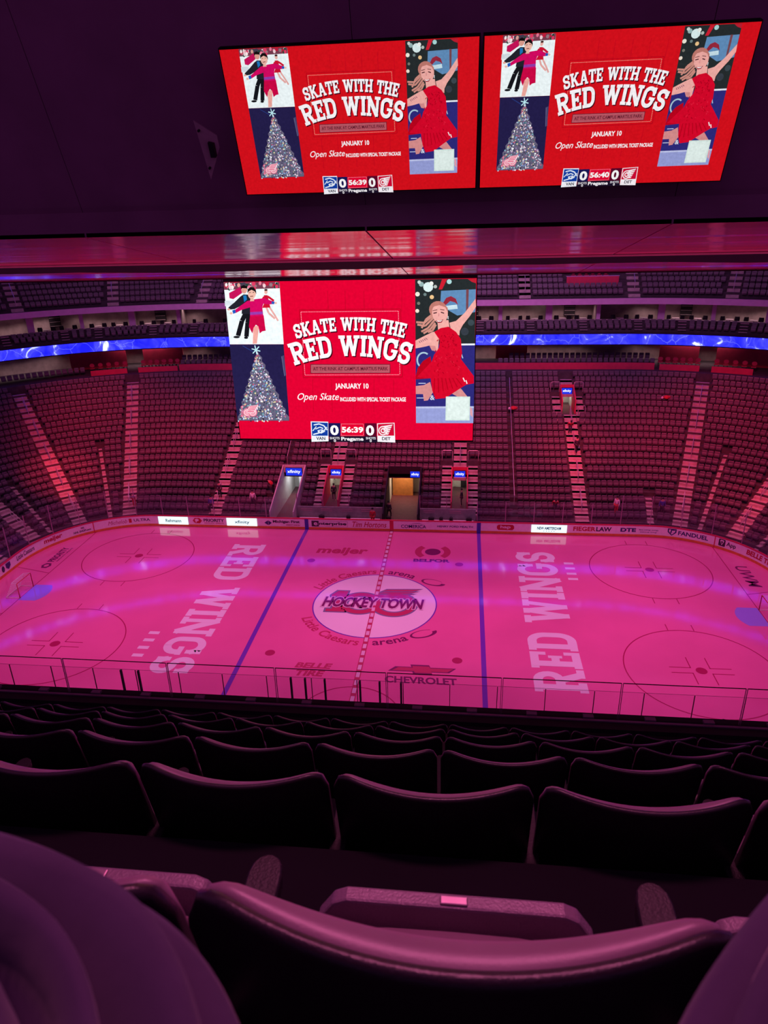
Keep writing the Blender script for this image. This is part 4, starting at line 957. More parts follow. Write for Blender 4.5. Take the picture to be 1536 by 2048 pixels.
    for a_,b_ in [((485,228),(1060,226)),((1060,226),(1068,612)),((1068,612),(508,615)),((508,615),(485,228))]: stroke((192,0,36),5,a_,b_)
    def dash(p,q,n,w=3,c=(255,170,190)):
        for i in range(n):
            t0=i/n;t1=(i+.6)/n; stroke(c,w,(p[0]+(q[0]-p[0])*t0,p[1]+(q[1]-p[1])*t0),(p[0]+(q[0]-p[0])*t1,p[1]+(q[1]-p[1])*t1))
    dash((495,241),(1047,238),60);dash((1047,238),(1054,598),36);dash((519,600),(1054,598),60);dash((495,241),(519,600),36)
    part('venue_plaque')
    poly((120,30,50),(556,531),(1004,531),(1004,583),(556,584)); poly((190,96,108),(560,535),(1000,535),(1000,579),(560,580)); poly((178,82,96),(566,541),(994,541),(994,573),(566,574))
    part('score_panel')
    dk=(28,18,40)
    poly(dk,(660,934),(928,934),(928,968),(660,966))
    poly((235,240,250),(558,852),(656,854),(658,962),(563,966)); poly((16,60,160),(564,857),(654,860),(654,932),(566,932))
    # whale crest: curved body, jaw and fin
    WHB=(225,235,248)
    stroke(WHB,7,(572,925),(600,918),(630,908),(648,884)); stroke(WHB,7,(575,872),(605,866),(632,876),(650,900)); stroke(WHB,6,(585,895),(610,884),(628,892)); poly(WHB,(596,902),(622,896),(640,908),(618,920),(600,916)); stroke(WHB,5,(570,905),(590,880)); poly((16,60,160),(606,904),(620,902),(612,912))
    poly((24,22,84),(657,861),(724,861),(724,934),(657,934)); 
    poly((226,6,50),(727,862),(856,862),(856,933),(727,933)); dash((730,866),(853,866),22,2);dash((730,930),(853,930),22,2);dash((730,866),(730,930),11,2);dash((853,866),(853,930),11,2)
    poly((92,6,40),(859,861),(926,861),(926,934),(859,934))
    poly((240,235,242),(929,862),(1026,858),(1030,968),(931,964)); poly((206,10,52),(934,866),(1022,862),(1024,930),(934,930))
    # winged wheel
    for rr,cc in ((26,(248,236,242)),(20,(206,10,52)),(14,(248,236,242)),(8,(206,10,52))): ell(cc,962,902,rr,rr,18)
    for k in range(5):
        y=872+10*k; poly((248,236,242),(952+3*k,y+6),(1016-5*k,y-4+2*k),(1010-5*k,y+4+2*k),(975,y+12))
    poly((242,242,250),(563,934),(656,936),(658,962),(565,965)); poly((246,240,246),(931,934),(1028,934),(1029,964),(933,963))
    tx('venue_plaque','AT THE RINK AT CAMPUS MARTIUS PARK',(90,20,40),572,547,990,567,0,.02)
    tx('date_text','JANUARY 10',(250,244,248),696,639,882,677,0,.05)
    tx('ticket_text','Open Skate',(250,244,248),486,694,716,744,.35,.01)
    tx('ticket_text','INCLUDED WITH SPECIAL TICKET PACKAGE',(250,244,248),724,717,1090,740,0,.05)
    tx('score_panel','0',(250,250,250),669,872,714,928,0,.06);tx('score_panel','0',(250,250,250),868,872,912,930,0,.06)
    tx('score_panel',clock,(252,250,250),733,881,852,914,0,.06)
    tx('score_panel','Pregame',(245,240,245),730,938,853,964,0,.05)
    tx('score_panel','SHOTS',(225,220,230),666,938,720,951,0,.04);tx('score_panel','SHOTS',(225,220,230),867,938,921,951,0,.04)
    tx('score_panel','0',(235,230,235),688,952,700,966,0,.05);tx('score_panel','0',(235,230,235),888,952,899,966,0,.05)
    tx('score_panel','VAN',(40,40,60),590,937,640,955,0,.04);tx('score_panel','DET',(60,50,70),956,938,1004,955,0,.04)
    tx('dancer_photo','&',(215,220,235),1224,706,1250,732,0,.03)
    return out, texts
HEAD = [('SKATE WITH THE', (.4400, .6613), (.7778, .7088), (1.1120, .658), .079), ('RED WINGS', (.4180, .4930), (.7716, .5543), (1.1330, .4960), .1246)]
def headline():
    """slab letters standing on a shallow arch"""
    out = []
    for body, a, c, b, h in HEAD:
        ps, _ = slab_text(body, .045)
        q = ((a[1]+b[1])/2-c[1])/((b[0]-a[0])/2)**2
        def m(u, v):
            x = a[0]+(b[0]-a[0])*u; d = x-c[0]; y = c[1]+q*d*d; t = 2*q*d; n = math.hypot(1, t)
            hh = h*(1+.12*abs(d)/.35)*(v-.0); return (x-t/n*hh*.9, y+hh/n)
        for p in ps: out.append((body, [m(*w) for w in p]))
    return out
def show_art(parent, name_mat, clock, P, scale, red, eps, width, wx0=0):
    """hang the artwork on a screen: P(x, y, lift) -> local point; x, y in metres on the screen face"""
    out, texts = artwork(clock)
    out['headline'] = []
    for body, p in headline(): out['headline'].append((lin((60, 0, 20)), [(x+.006, y-.007) for x, y in p]))
    for body, p in headline(): out['headline'].append((lin((250, 246, 250)), p))
    order = ['display_face', 'skater_photo', 'tree_photo', 'dancer_photo', 'venue_plaque', 'headline', 'date_text', 'ticket_text', 'score_panel']
    lift = 0
    for pn_ in order:
        vs, fs, cs = [], [], []
        def put(pts, faces, col):
            n = len(vs); vs.extend(pts)
            for f in faces: fs.append(tuple(i+n for i in f)); cs.append(col)
        if pn_ == 'display_face' and width:
            put([P(x, y, 0) for x, y in ((0, 0), (width, 0), (width, scale), (0, scale))], [(0, 1, 2, 3)], lin(red))
        polys = out.get(pn_, [])
        for i, (col, p) in enumerate(polys):
            if pn_ != 'headline' or i == len(polys)//2: lift += eps*(20 if pn_ == 'headline' else 1)
            if pn_ == 'display_face': col = tuple(c*r_ for c, r_ in zip(lin(red), (1, 1, 1))) if i == 0 else (col[0], col[1]+.002, col[2]*.6 if red[2] < 40 else col[2])
            put([P(wx0+x*scale, y*scale, lift) for x, y in p], [tuple(range(len(p)))], col)
        for p, body, col, x0, y0, x1, y1, sh, wt in texts:
            if p != pn_: continue
            lift += eps; v, f, _ = text_mesh(body, sh, wt)
            put([P(wx0+(x0+(x1-x0)*a)*scale, (y0+(y1-y0)*b)*scale, lift) for a, b in v], f, col)
        lift += 4*eps
        me = bpy.data.meshes.new(pn_); me.from_pydata([tuple(v) for v in vs], [], fs)
        at = me.color_attributes.new('Col', 'FLOAT_COLOR', 'CORNER')
        data = []
        for pol in me.polygons:
            c = cs[pol.index]; data += [c[0], c[1], c[2], 1]*pol.loop_total
        at.data.foreach_set('color', data); me.materials.append(name_mat); me.update()
        o = bpy.data.objects.new(pn_, me); COL.objects.link(o); o.parent = parent
# centre-hung scoreboard
LEDJ = led_mat('scoreboard_led', 1.06, 6)
g = empty('scoreboard', (-6.78, -6, 14.38), label='huge centre-hung scoreboard above the ice with a red skating advertisement', cat='scoreboard')
W_, H_ = 13.49, 8.75
MB().box(-.06, .05, -.1, W_+.06, 9, H_+.12).build('cabinet', M['black'], g)
for x in (2, W_-2):
    for y in (1.5, 7.5): MB().tube([(x, y, H_), (x, y, H_+12)], .06, 6).build('hanging_cable', M['dark'], g)
show_art(g, LEDJ, '56:39', lambda x, y, l: (x, -l, y), H_, (226, 2, 50), .00035, W_)

# ------------------------------------------------------------------ hanging gondola over the near seats
def cyz(d, z): return (CY+d, CZ+z)
GX0, GX1 = -16, 26
def soffit_mat():
    m = mat('polished_soffit_metal', (.80, .11, .33), .1, .3, .6); nt = m.node_tree; b = nt.nodes['Principled BSDF']
    tc = nt.nodes.new('ShaderNodeTexCoord'); mp = nt.nodes.new('ShaderNodeMapping'); mp.inputs['Scale'].default_value = (.07, .9, 1)
    n = nt.nodes.new('ShaderNodeTexNoise'); n.inputs['Scale'].default_value = 1.2; n.inputs['Detail'].default_value = 2
    bp = nt.nodes.new('ShaderNodeBump'); bp.inputs['Strength'].default_value = .16; bp.inputs['Distance'].default_value = .12
    nt.links.new(tc.outputs['Object'], mp.inputs[0]); nt.links.new(mp.outputs[0], n.inputs['Vector']); nt.links.new(n.outputs['Fac'], bp.inputs['Height']); nt.links.new(bp.outputs['Normal'], b.inputs['Normal'])
    return m
SOF = soffit_mat()
pl_z = lambda d: 1.24-.151*d
gon = empty('gondola', (GX0, CY+9.39, CZ-.17), label='dark hanging gondola over the seats with polished sloping underside', cat='gondola')
rel2 = lambda o: rel(o, gon)
joints = [GX0]+[1.2+3.68*k for k in range(-4, 7)]+[GX1]
jx = sorted(set([j for j in joints if GX0 <= j <= GX1]))
for i, (a, b) in enumerate(zip(jx, jx[1:])):
    for d0, d1 in ((9.39, 12.84), (14.22, 16.53)):
        mb = MB(); e = .012
        lo = [(a+e, CY+d0, CZ+pl_z(d0)), (b-e, CY+d0, CZ+pl_z(d0)), (b-e, CY+d1, CZ+pl_z(d1)), (a+e, CY+d1, CZ+pl_z(d1))]
        mb.hexa(lo, [(x, y, z+.05) for x, y, z in lo]); rel2(mb.build('soffit_panel', SOF))
# dark recess between the two runs of panels, with a wavy reflection edge shaped in black
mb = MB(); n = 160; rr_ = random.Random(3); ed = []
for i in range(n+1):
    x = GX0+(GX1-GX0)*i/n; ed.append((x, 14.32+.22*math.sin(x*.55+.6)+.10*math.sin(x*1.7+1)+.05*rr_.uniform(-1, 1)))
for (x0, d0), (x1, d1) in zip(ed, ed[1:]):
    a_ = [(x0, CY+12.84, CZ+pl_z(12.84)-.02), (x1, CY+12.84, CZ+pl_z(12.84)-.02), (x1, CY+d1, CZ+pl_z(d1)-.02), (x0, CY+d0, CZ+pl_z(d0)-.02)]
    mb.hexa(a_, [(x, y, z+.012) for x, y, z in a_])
rel2(mb.build('recess_reflection_strip', M['black']))
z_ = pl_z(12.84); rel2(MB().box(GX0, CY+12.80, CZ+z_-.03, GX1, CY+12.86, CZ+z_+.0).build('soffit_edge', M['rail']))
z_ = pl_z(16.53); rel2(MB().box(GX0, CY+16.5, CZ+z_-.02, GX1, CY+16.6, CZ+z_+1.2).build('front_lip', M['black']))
# rear face: a short upright skirt, then the leaning wall that carries the screens
rel2(MB().box(GX0, CY+9.39, CZ+pl_z(9.39), GX1, CY+9.47, CZ+.12).build('rear_skirt', M['gondola']))
tl = lambda t, b=0: (CY+9.43-.381*t+.925*b, CZ+.10+.925*t+.381*b)
for i, (a, b) in enumerate(zip(jx, jx[1:])):
    mb = MB(); p = [(a+.004,)+tl(0), (b-.004,)+tl(0), (b-.004,)+tl(4.2), (a+.004,)+tl(4.2)]; q = [(x,)+tl(t, .08) for x, t in ((a+.004, 0), (b-.004, 0), (b-.004, 4.2), (a+.004, 4.2))]
    mb.hexa(p, q); rel2(mb.build('rear_panel', M['gondola']))
rel2(MB().hexa([(GX0,)+tl(4.2), (GX1,)+tl(4.2), (GX1, CY+4.5, CZ+4.5), (GX0, CY+4.5, CZ+4.5)], [(GX0, CY+9, CZ+4.4), (GX1, CY+9, CZ+4.4), (GX1, CY+4.5, CZ+4.7), (GX0, CY+4.5, CZ+4.7)]).build('upper_return', M['gondola']))
# the two LED screens on it
LEDS = led_mat('screen_led', .92, 40)
SP0 = Vector((0, -35.67, 26.55)); SE = Vector((0, -.381, .925)); SN = Vector((0, -.925, -.381))
for x0, x1, clock, lab in ((3.52, 6.215, '56:39', 'left of two LED screens on the gondola, clock reading 56:39'), (6.268, 8.91, '56:40', 'right of two LED screens on the gondola, clock reading 56:40')):
    g = empty('led_screen', (x0, SP0.y, SP0.z-.03), label=lab, cat='screen'); H = 1.475; Wd = x1-x0
    P = lambda x, y, l: Vector((x, 0, 0))+SE*y+SN*(.004+l)
    mb = MB(); mb.hexa([P(-.012, -.012, -.006), P(Wd+.012, -.012, -.006), P(Wd+.012, H+.012, -.006), P(-.012, H+.012, -.006)], [P(-.012, -.012, -.1), P(Wd+.012, -.012, -.1), P(Wd+.012, H+.012, -.1), P(-.012, H+.012, -.1)])
    mb.build('cabinet', M['black'], g)
    show_art(g, LEDS, clock, P, H, (214, 16, 28), .00004, Wd, (Wd-1.543*H)/2)
g = empty('mounting_bracket', (3.1, SP0.y, SP0.z), label='grey steel mounting plate on the gondola wall beside the left screen', cat='bracket')
P = lambda x, y, l: Vector((x, 0, 0))+SE*y+SN*l
mb = MB(); mb.hexa([P(-.02, .80, .05), P(.2, .63, .02), P(.2, .50, .02), P(.03, .17, .05)], [P(-.02, .80, .03), P(.2, .63, .0), P(.2, .50, .0), P(.03, .17, .03)]); mb.build('plate', M['plate2'], g)
mb = MB(); mb.hexa([P(.1, .58, .02), P(.16, .56, .02), P(.16, .42, .02), P(.1, .42, .02)], [P(.1, .58, .09), P(.16, .56, .09), P(.16, .42, .09), P(.1, .42, .09)]); mb.build('lug', M['dark'], g)
for x, y in ((.02, .7), (.05, .3), (.13, .5)): MB().tube([P(x, y, .03), P(x, y, .075)], .014, 8).build('bolt', M['dark'], g)
PI = math.pi
# ------------------------------------------------------------------ near seating
ty = lambda k: CY+.36 if k == 1 else CY+.39+.84*(k-1)          # y of the seat-back tops, k = 1 is the row in front of the viewer
tz = lambda k: CZ-.535 if k == 1 else CZ-(.575+.652*(k-1))
fl = lambda k: tz(k)-.85
mb = MB()
for k in range(0, 7):
    y0 = ty(k)-.02 if k else CY-1.6
    y1 = ty(k+1)-.02 if k < 6 else -39.15
    mb.box(-14, y0, fl(6)-1.2, 24, y1, fl(k))
mb.box(-14, -39.15, fl(6)-1.2, 24, -38.5, fl(6)-.42)
tag(mb.build('near_terrace', M['black']), kind='structure')
mb = MB(); mb.box(-14, -38.5, 19.6, 24, -37.72, 20.68); mb.box(-14, -37.98, 20.68, 24, -37.72, 20.78); tag(mb.build('front_ledge', M['dark']), kind='structure')
tag(MB().box(-14, -37.86, 20.775, 24, -37.83, 20.795).build('trim_2', M['near_rim']), kind='structure')
tag(MB().box(-14, -37.72, 12, 24, -37.6, 20.7).build('wall_near_front', M['dark']), kind='structure')
for i, x in enumerate([1.24+1.35*j for j in range(-9, 17)]):
    g = empty('railing_panel', (x, -37.79, 20.78), label='low frameless glass panel standing on the ledge before the front seats', cat='glass railing', group='glass panels on the near ledge')
    MB().box(.012, -.006, 0, 1.338, .006, .5).build('pane', M['railglass'], g)
    MB().box(.012, -.006, .5, 1.338, .006, .505).build('top_edge', M['black'], g)
    MB().box(.006, -.006, 0, .012, .006, .505).build('side_edge', M['plate'], g); MB().box(1.338, -.006, 0, 1.344, .006, .505).build('side_edge', M['plate'], g)
    MB().box(.3, -.03, 0, .42, .03, .03).build('clamp', M['near_rim'], g); MB().box(.95, -.03, 0, 1.07, .03, .03).build('clamp', M['near_rim'], g)

def strip(prof, n=36, hw=.238):
    """sweep a seat-back profile (y, z offsets) across the curved width of the seat; prof(u) -> list of (y, z)"""
    rings = []
    for i in range(n+1):
        u = -1+2*i/n; rings.append([(hw*u, y, z) for y, z in prof(u)])
    return MB().loft(rings)
def top_drop(u):
    a = max(0, abs(u)-.80)/.2
    return .05*(1-math.sqrt(max(0, 1-a*a)))+.012*(1-u*u)
SAG = .062
def near_seat():
    g = empty('theatre_seat')
    def sh(u):
        zt = .858-top_drop(u); y = SAG*u*u; t = min(1, (1-abs(u))*12+.1)
        def P_(q, z): return (y+q+(zt-z)*.22, z)
        return [P_(-.005, .36), P_(-.005, zt-.012), P_(-.002, zt-.003), P_(.004, zt), P_(.010, zt-.003), P_(.012, zt-.014), P_(.012, .36)]
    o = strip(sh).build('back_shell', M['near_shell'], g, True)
    def pd(u):
        zt = .858-top_drop(u)-.012-.026*(1-u*u); y = SAG*u*u; th = .006+.054*(1-u*u)**.7
        def P_(q, z): return (y+q+(zt-z)*.20, z)
        hr = .32*th+.014; arc_ = [P_(.014+th*(.5-.5*math.cos(f)), zt-hr+hr*math.sin(f)) for f in [PI*q/9 for q in range(10)]]
        return [P_(.014, .42)]+arc_+[P_(.014+th*1.1, zt-.10), P_(.014+th*.9, .5), P_(.02, .42)]
    strip(pd, 36, .236).build('back_cushion', M['near_pad'], g, True)
    # folded seat pan: flat tray outside, padded side toward the back
    pan = empty('seat_pan', (0, 0, 0)); pan.parent = g
    def outline(w0, w1, zb, zt, c):       # trapezoid with chamfered upper corners
        return [(-w0, zb), (w0, zb), (w1, zt-c), (w1-c*.55, zt-c*.2), (w1-c, zt), (-w1+c, zt), (-w1+c*.55, zt-c*.2), (-w1, zt-c)]
    tr = outline(.188, .18, .21, .564, .04)
    mb = MB(); mb.loft([[(x, .262+(z-.21)*.05, z) for x, z in tr], [(x, .285+(z-.21)*.05, z) for x, z in tr]][::-1])
    tray = mb.build('tray', M['near_rim'], pan, False, .004)
    def sup(w, zc, h, p=.55): return [(w*math.copysign(abs(math.cos(q))**p, math.cos(q)), zc+h*math.copysign(abs(math.sin(q))**p, math.sin(q))) for q in [2*PI*j/32 for j in range(32)]]
    mb = MB(); mb.loft([[(x, y, z) for x, z in sup(w, zc, h)] for y, w, zc, h in ((.262, .208, .385, .160), (.240, .215, .385, .163), (.215, .211, .383, .156), (.196, .197, .38, .144), (.184, .168, .375, .118), (.180, .10, .375, .06))])
    mb.build('pan_cushion', M['near_pad'], pan, True)
    mb = MB(); mb.box(-.018, .2835, .5635, .018, .2965, .567); mb.build('number_plate', M['plate'], pan, False, .003)
    for sx in (-1, 1): MB().tube([(sx*.205, .24, .38), (sx*.235, .24, .38)], .014, 8).build('hinge', M['near_shell'], pan)
    # arm on the left of each seat, and the standard below it
    mb = MB(); rings = []
    for y, w, z in ((.06, .020, .578), (.10, .022, .585), (.26, .0225, .598), (.282, .022, .600), (.296, .019, .601), (.305, .013, .601), (.309, .005, .601)):
        rings.append([(-.245-w, y, z-.022), (-.245+w, y, z-.022), (-.245+w, y, z-.002), (-.245+w-.002, y, z), (-.245-w+.002, y, z), (-.245-w, y, z-.002)])
    mb.loft(rings); mb.build('armrest', M['near_arm'], g)
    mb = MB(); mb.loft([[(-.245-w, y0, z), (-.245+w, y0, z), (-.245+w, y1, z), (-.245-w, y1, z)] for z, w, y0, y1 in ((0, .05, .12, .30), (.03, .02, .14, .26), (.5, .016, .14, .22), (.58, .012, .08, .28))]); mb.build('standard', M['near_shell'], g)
    return g
base = near_seat(); first = True
ROWN = {1: 'row nearest the viewer', 2: 'second row ahead', 3: 'third row ahead', 4: 'fourth row ahead', 5: 'fifth row ahead', 6: 'sixth row ahead'}
for k in range(1, 7):
    x0 = 6.12 if k == 1 else 6.065 if k == 2 else 5.81
    row = []
    for j in range(-22, 26):
        x = x0+.49*j
        if k == 1 and abs(j) > 2: continue
        if in_frame((x-.2, ty(k), tz(k)), 30) or in_frame((x+.2, ty(k), tz(k)), 30): row.append(x)
    if k == 1: row = [x0-.49, x0, x0+.49]
    if k > 1:                                # the rows go on a little past both sides of the view
        for q in (1, 2):
            o = copy_tree(base); o.location = (row[0]-.49*q, ty(k), fl(k)); tag(o, 'empty dark folding seat just past the left edge, %s, %s outward' % (ROWN[k], ORD[q-1]), 'seat', 'near rows of empty seats')
        row += [row[-1]+.49*q for q in (1, 2, 3)]
    for i, x in enumerate(row):
        o = base if first else copy_tree(base); first = False
        o.location = (x, ty(k), fl(k))
        tag(o, 'empty dark folding seat seen from behind, %s, %s from the left' % (ROWN[k], ORD[i]), 'seat', 'near rows of empty seats')

# ------------------------------------------------------------------ the viewer's own knees
def cloth_mat():
    m = mat('dark_trouser_cloth', (.055, .036, .085), .85, 0, .25, .12, 14)
    nt = m.node_tree; b = nt.nodes['Principled BSDF']
    b.inputs['Sheen Weight'].default_value = .25; b.inputs['Sheen Roughness'].default_value = .5
    tc = nt.nodes.new('ShaderNodeTexCoord'); n = nt.nodes.new('ShaderNodeTexNoise'); n.inputs['Scale'].default_value = 26; n.inputs['Detail'].default_value = 3
    bp = nt.nodes.new('ShaderNodeBump'); bp.inputs['Strength'].default_value = .25; bp.inputs['Distance'].default_value = .006
    nt.links.new(tc.outputs['Object'], n.inputs['Vector']); nt.links.new(n.outputs['Fac'], bp.inputs['Height']); nt.links.new(bp.outputs['Normal'], b.inputs['Normal'])
    return m
CLOTH = cloth_mat()
viewer = empty('person', (CX, CY-.35, fl(0)), label='seated person in dark loose trousers, knees framing the bottom of the view', cat='person')
def cam_pt(x, d, z): return Vector((CX+math.cos(YAW)*x+math.sin(YAW)*d, CY-math.sin(YAW)*x+math.cos(YAW)*d, CZ+z))-Vector(viewer.location)
def leg(path, radii, folds, seed):
    """one trouser leg: a swept tube whose radius carries long cloth folds"""
    rn = random.Random(seed); n = 96; pts = [cam_pt(*p) for p in path]
    fine = []; rad = []
    for i in range(len(pts)-1):
        for q in range(14):
            t = q/14; p0, p1, p2, p3 = pts[max(i-1, 0)], pts[i], pts[i+1], pts[min(i+2, len(pts)-1)]
            fine.append(.5*((2*p1)+(p2-p0)*t+(2*p0-5*p1+4*p2-p3)*t*t+(3*p1-p0-3*p2+p3)*t**3)); rad.append(radii[i]+(radii[i+1]-radii[i])*t)
    fine.append(pts[-1]); rad.append(radii[-1])
    rings = []; u = Vector((1, 0, 0))
    for i, p in enumerate(fine):
        t = (fine[min(i+1, len(fine)-1)]-fine[max(i-1, 0)]).normalized(); u = (u-u.dot(t)*t).normalized(); w = t.cross(u); ring_ = []
        s = i/len(fine)
        for k in range(n):
            a = 2*math.pi*k/n; f = 0
            for fa, fs, amp, wd, s0 in folds:
                d = math.atan2(math.sin(a-fa-fs*(s-s0)), math.cos(a-fa-fs*(s-s0))); f += amp*math.exp(-(abs(d)/wd)**1.5)*min(1, 4*s+.2)
            r_ = rad[i]*(1+f+.01*math.sin(5*a+9*s)); ring_.append(p+r_*(math.cos(a)*u+math.sin(a)*w))
        rings.append(ring_)
    return rings
mb = MB()
Lf = [(-.05, .6, -.42, .14, .4), (-.52, .6, -.52, .12, .4), (-.98, .5, -.55, .14, .4), (-1.38, .4, -.55, .12, .4), (-1.85, .2, -.6, .14, .4), (-2.4, .1, -.4, .14, .4), (.5, .2, -.15, .2, .4)]
mb.loft(leg([(-.12, -.34, -.35), (-.105, -.14, -.345), (-.105, .02, -.342), (-.122, .11, -.34), (-.165, .18, -.34), (-.27, .225, -.35), (-.325, .245, -.44), (-.32, .22, -.72)], [.10, .10, .098, .096, .095, .092, .08, .08], Lf, 1))
mb.loft(leg([(.12, -.34, -.34), (.10, -.12, -.335), (.122, .04, -.335), (.176, .135, -.338), (.295, .235, -.34), (.345, .27, -.40), (.36, .25, -.56), (.36, .22, -.72)], [.10, .10, .092, .088, .086, .08, .075, .08], [(math.pi-q[0], -q[1], q[2], q[3], q[4]) for q in Lf], 2))
mb.ball(cam_pt(0, -.36, -.35), (.19, .14, .12), 24, 12)
mb.build('trousers', CLOTH, viewer, True)
for x, rz_ in ((-.31, .4), (.36, -.4)):
    rings = []
    for t, w, h in ((-.10, .03, .04), (-.07, .038, .07), (0, .04, .075), (.08, .046, .055), (.15, .042, .04), (.19, .02, .02)):
        c = cam_pt(x-math.sin(rz_)*(t), .24+math.cos(rz_)*t, -.803+h*.5+.005)
        rings.append([c+Vector((w*math.cos(a), 0, h*.5*math.sin(a))) for a in [2*math.pi*k/12 for k in range(12)]])
    MB().loft(rings).build('shoe', M['dark'], viewer, True)

# ------------------------------------------------------------------ people in the arena
def skin_mesh(name, joints, edges, radii, m, parent, scale=1, sub=1):
    me = bpy.data.meshes.new(name); keys = list(joints)
    me.from_pydata([joints[k] for k in keys], [(keys.index(a), keys.index(b)) for a, b in edges], [])
    o = bpy.data.objects.new(name, me); COL.objects.link(o)
    sk = o.modifiers.new('body', 'SKIN'); sk.use_smooth_shade = True
    for i, k in enumerate(keys):
        r = radii[k]*scale; d = me.skin_vertices[0].data[i]; d.radius = (r, r); d.use_root = (i == 0)
    if sub: o.modifiers.new('round', 'SUBSURF').levels = sub; o.modifiers['round'].render_levels = sub
    dg = bpy.context.evaluated_depsgraph_get(); m2 = bpy.data.meshes.new_from_object(o.evaluated_get(dg)); m2.name = name
    bpy.data.objects.remove(o); m2.materials.clear(); m2.materials.append(m)
    n = bpy.data.objects.new(name, m2); COL.objects.link(n); n.parent = parent; return n
def figure(loc, rz, label, top='jacket', legs='dark', pose='stand', h=1.72, long_hair=False, phone=False):
    g = empty('person', loc, rz, label, 'person'); s = h/1.72
    J_ = dict(pelvis=(0, 0, .95), waist=(0, 0, 1.1), chest=(0, 0, 1.32), neck=(0, 0, 1.47), head=(0, .01, 1.55), crown=(0, .01, 1.66))
    for n, q in (('l', -1), ('r', 1)):
        J_.update({n+'sh': (q*.18, 0, 1.40), n+'hip': (q*.09, 0, .9), n+'knee': (q*.10, .02, .5), n+'ank': (q*.10, -.02, .08), n+'toe': (q*.11, .13, .04)})
        if phone: J_.update({n+'el': (q*.24, .12, 1.18), n+'wr': (q*.08, .34, 1.30), n+'hand': (q*.06, .40, 1.33)})
        else: J_.update({n+'el': (q*.25, -.02, 1.13), n+'wr': (q*.24, .08, .90), n+'hand': (q*.23, .10, .81)})
        if pose == 'walk':
            J_[n+'knee'] = (q*.1, .16*q+.05, .52); J_[n+'ank'] = (q*.1, .22*q-.05, .1+.05*(q < 0)); J_[n+'toe'] = (q*.11, .22*q+.09, .05)
        if pose == 'sit':
            J_[n+'hip'] = (q*.09, .02, .92); J_[n+'knee'] = (q*.12, .42, .94); J_[n+'ank'] = (q*.12, .44, .50); J_[n+'toe'] = (q*.12, .58, .46)
    if pose == 'bend':
        for k in J_:
            x, y, z = J_[k]
            if z > 1.0: J_[k] = (x, y+(z-1.0)*.75, 1.0+(z-1.0)*.68)
    dz = -.46 if pose == 'sit' else 0
    J_ = {k: (x*s, y*s, (z+dz)*s) for k, (x, y, z) in J_.items()}
    Rr_ = dict(pelvis=.13, waist=.115, chest=.135, neck=.055, head=.085, crown=.075)
    for n in 'lr': Rr_.update({n+'sh': .065, n+'el': .045, n+'wr': .03, n+'hand': .035, n+'hip': .085, n+'knee': .058, n+'ank': .042, n+'toe': .038})
    tor = [('pelvis', 'waist'), ('waist', 'chest'), ('chest', 'neck')]; hd = [('neck', 'head'), ('head', 'crown')]
    arm = [e for n in 'lr' for e in (('chest', n+'sh'), (n+'sh', n+'el'), (n+'el', n+'wr'))]; hnd = [(n+'wr', n+'hand') for n in 'lr']
    lg_ = [e for n in 'lr' for e in (('pelvis', n+'hip'), (n+'hip', n+'knee'), (n+'knee', n+'ank'))]; ft = [(n+'ank', n+'toe') for n in 'lr']
    def sub(edges):
        ks = [k for k in J_ if any(k in e for e in edges)]; return {k: J_[k] for k in ks}
    al = tor+hd+arm+hnd+lg_+ft
    skin_mesh('body', sub(al), al, Rr_, M['skin'], g, s)
    e1 = tor[:2]+arm; skin_mesh('jacket', sub(e1), e1, Rr_, M[top], g, s*1.22)
    skin_mesh('trousers', sub(lg_), lg_, Rr_, M[legs], g, s*1.2)
    hx, hy, hz = J_['crown']; m = MB(); m.ball((hx, hy-.02*s, hz+.02*s), (.105*s, .115*s, .095*s), 12, 8)
    if long_hair: m.loft([[(hx+w*math.cos(a), hy-.06*s+d_*math.sin(a), hz+z) for a in [2*math.pi*k/12 for k in range(12)]] for z, w, d_ in ((.03, .10, .08), (-.12, .115, .08), (-.30, .13, .07), (-.42, .09, .05))])
    m.build('hair', M['hair'], g, True)
    if phone:
        p = empty('phone', Vector(loc)+Matrix.Rotation(rz, 3, 'Z') @ Vector((0, .46*s, (1.36+dz)*s)), rz, 'small lit phone held up by the long-haired person beyond the near glass', 'phone')
        MB().box(-.04, 0, -.08, .04, .01, .08).build('case', M['black'], p); MB().box(-.035, -.004, -.074, .035, -.001, .074).build('screen', emit('phone_glow', lin((225, 215, 250)), 1.2), p)
    return g
PI = math.pi
def on(s, k): return bowl(s, ro(k)+.25, rz(k)+.02)
figure(bowl(16.75, ro(12)+.2, rz(12)+.03), PI, 'person in dark clothes on the red-lit stairs, upper of two below the high portal', 'redcloth', 'jacket', 'bend')
figure(bowl(17.15, ro(9)+.2, rz(9)+.03), 0.2, 'person in dark jacket on the red-lit stairs, lower of two below the high portal', 'jacket', 'dark', 'walk')
figure(bowl(-16.9, ro(2)+.2, rz(2)+.03), PI, 'person in dark jacket on the stairs left of the scoreboard, upper of two', 'jacket', 'dark', 'stand')
figure(bowl(-17.3, ro(0)+.3, rz(0)+.03), PI, 'person in blue shirt at the foot of the stairs left of the scoreboard', 'bluecloth', 'dark', 'walk')
figure(bowl(S_at(-24.6, 1), ro(1)+.1, rz(1)), PI, 'person in pale shirt behind the far-left corner glass', 'whitecloth', 'redcloth', 'bend')
figure(bowl(-13.4, ro(1)+.1, rz(1)), PI, 'person in pale shirt standing behind the glass left of the bright tunnel', 'whitecloth', 'jacket', 'stand')
figure(bowl(-11.75, ro(3)-.15, rz(3)), PI/2, 'person in red jersey leaning beside the bright tunnel', 'redcloth', 'dark', 'bend')
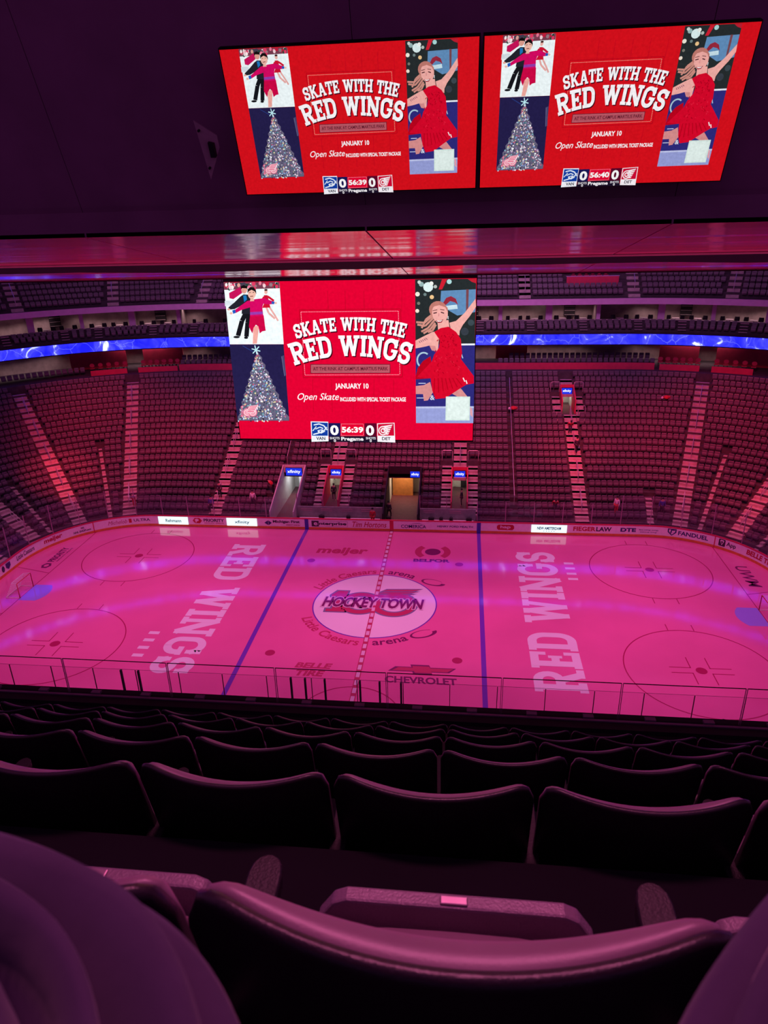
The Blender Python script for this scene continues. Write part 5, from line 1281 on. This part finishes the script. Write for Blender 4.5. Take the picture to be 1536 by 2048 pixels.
figure((-6.05, Y0+ro(4), .9), PI, 'person in dark clothes standing in the left small portal', 'jacket', 'dark', 'stand')
figure((6.2, Y0+ro(3), .9), PI/2, 'person in dark clothes in front of the right small portal', 'jacket', 'dark', 'stand')
figure((-1.8, Y0+.8, .15), PI, 'person in long red clothing at the benches, just left of the amber tunnel', 'redcloth', 'redcloth', 'stand')
figure((-.5, Y0+2.6, .12), -.4, 'person in dark jacket at the mouth of the amber tunnel', 'jacket', 'dark', 'walk')
figure(bowl(14.6, ro(1)+.1, rz(1)), PI, 'person in red jersey leaning behind the glass right of the benches', 'redcloth', 'dark', 'bend')
figure(bowl(20.0, ro(1)+.1, rz(1)), 2.4, 'person in red and white with a stick behind the right far glass', 'whitecloth', 'redcloth', 'stand')
figure(bowl(S_at(23.6, 1), ro(1)+.1, rz(1)), PI, 'person in blue shirt behind the right corner glass near the stairs', 'bluecloth', 'dark', 'stand')
for i, (s, k) in enumerate(((S_at(23.6), 17), (11.3, 15))):
    g = empty('jacket_bundle', bowl(s, ro(k)+.35, rz(k)+.55), label=('crumpled red jersey lying over a seat, upper right far stand', 'crumpled red jersey beside the long rail in the right stand')[i], cat='jersey')
    mb = MB(); rr_ = random.Random(i)
    mb.loft([[(.34*math.cos(a)*q*(1+.3*math.sin(3*a+z*9)), .22*math.sin(a)*q*(1+.25*math.cos(4*a)), z) for a in [2*PI*j/16 for j in range(16)]] for z, q in ((0, .7), (.1, 1.1), (.24, .95), (.36, .45))]); mb.build('cloth', M['redcloth'], g, True)
    MB().loft([[(-.4+.13*math.cos(a)*q, .1*math.sin(a)*q, z) for a in [2*PI*j/10 for j in range(10)]] for z, q in ((0, .8), (.12, 1), (.26, .5))]).build('sleeve', M['whitecloth'], g, True)
# near the boards on this side
figure((19.68, -14.0, .42), PI*.9, 'person with long black hair holding a lit phone beyond the near glass', 'redcloth', 'dark', 'stand', 1.68, True, True)
figure((-1.66, -14.1, .33), 0, 'dark-haired person whose head shows over the ledge, left of two', 'jacket', 'dark', 'stand', 1.70)
figure((1.35, -14.1, .35), 0, 'dark-haired person whose head shows over the ledge, right of two', 'jacket', 'dark', 'stand', 1.70)
tag(MB().box(-30, -17, .2, 30, -13.1, .4).build('near_floor', M['terrace']), kind='structure')
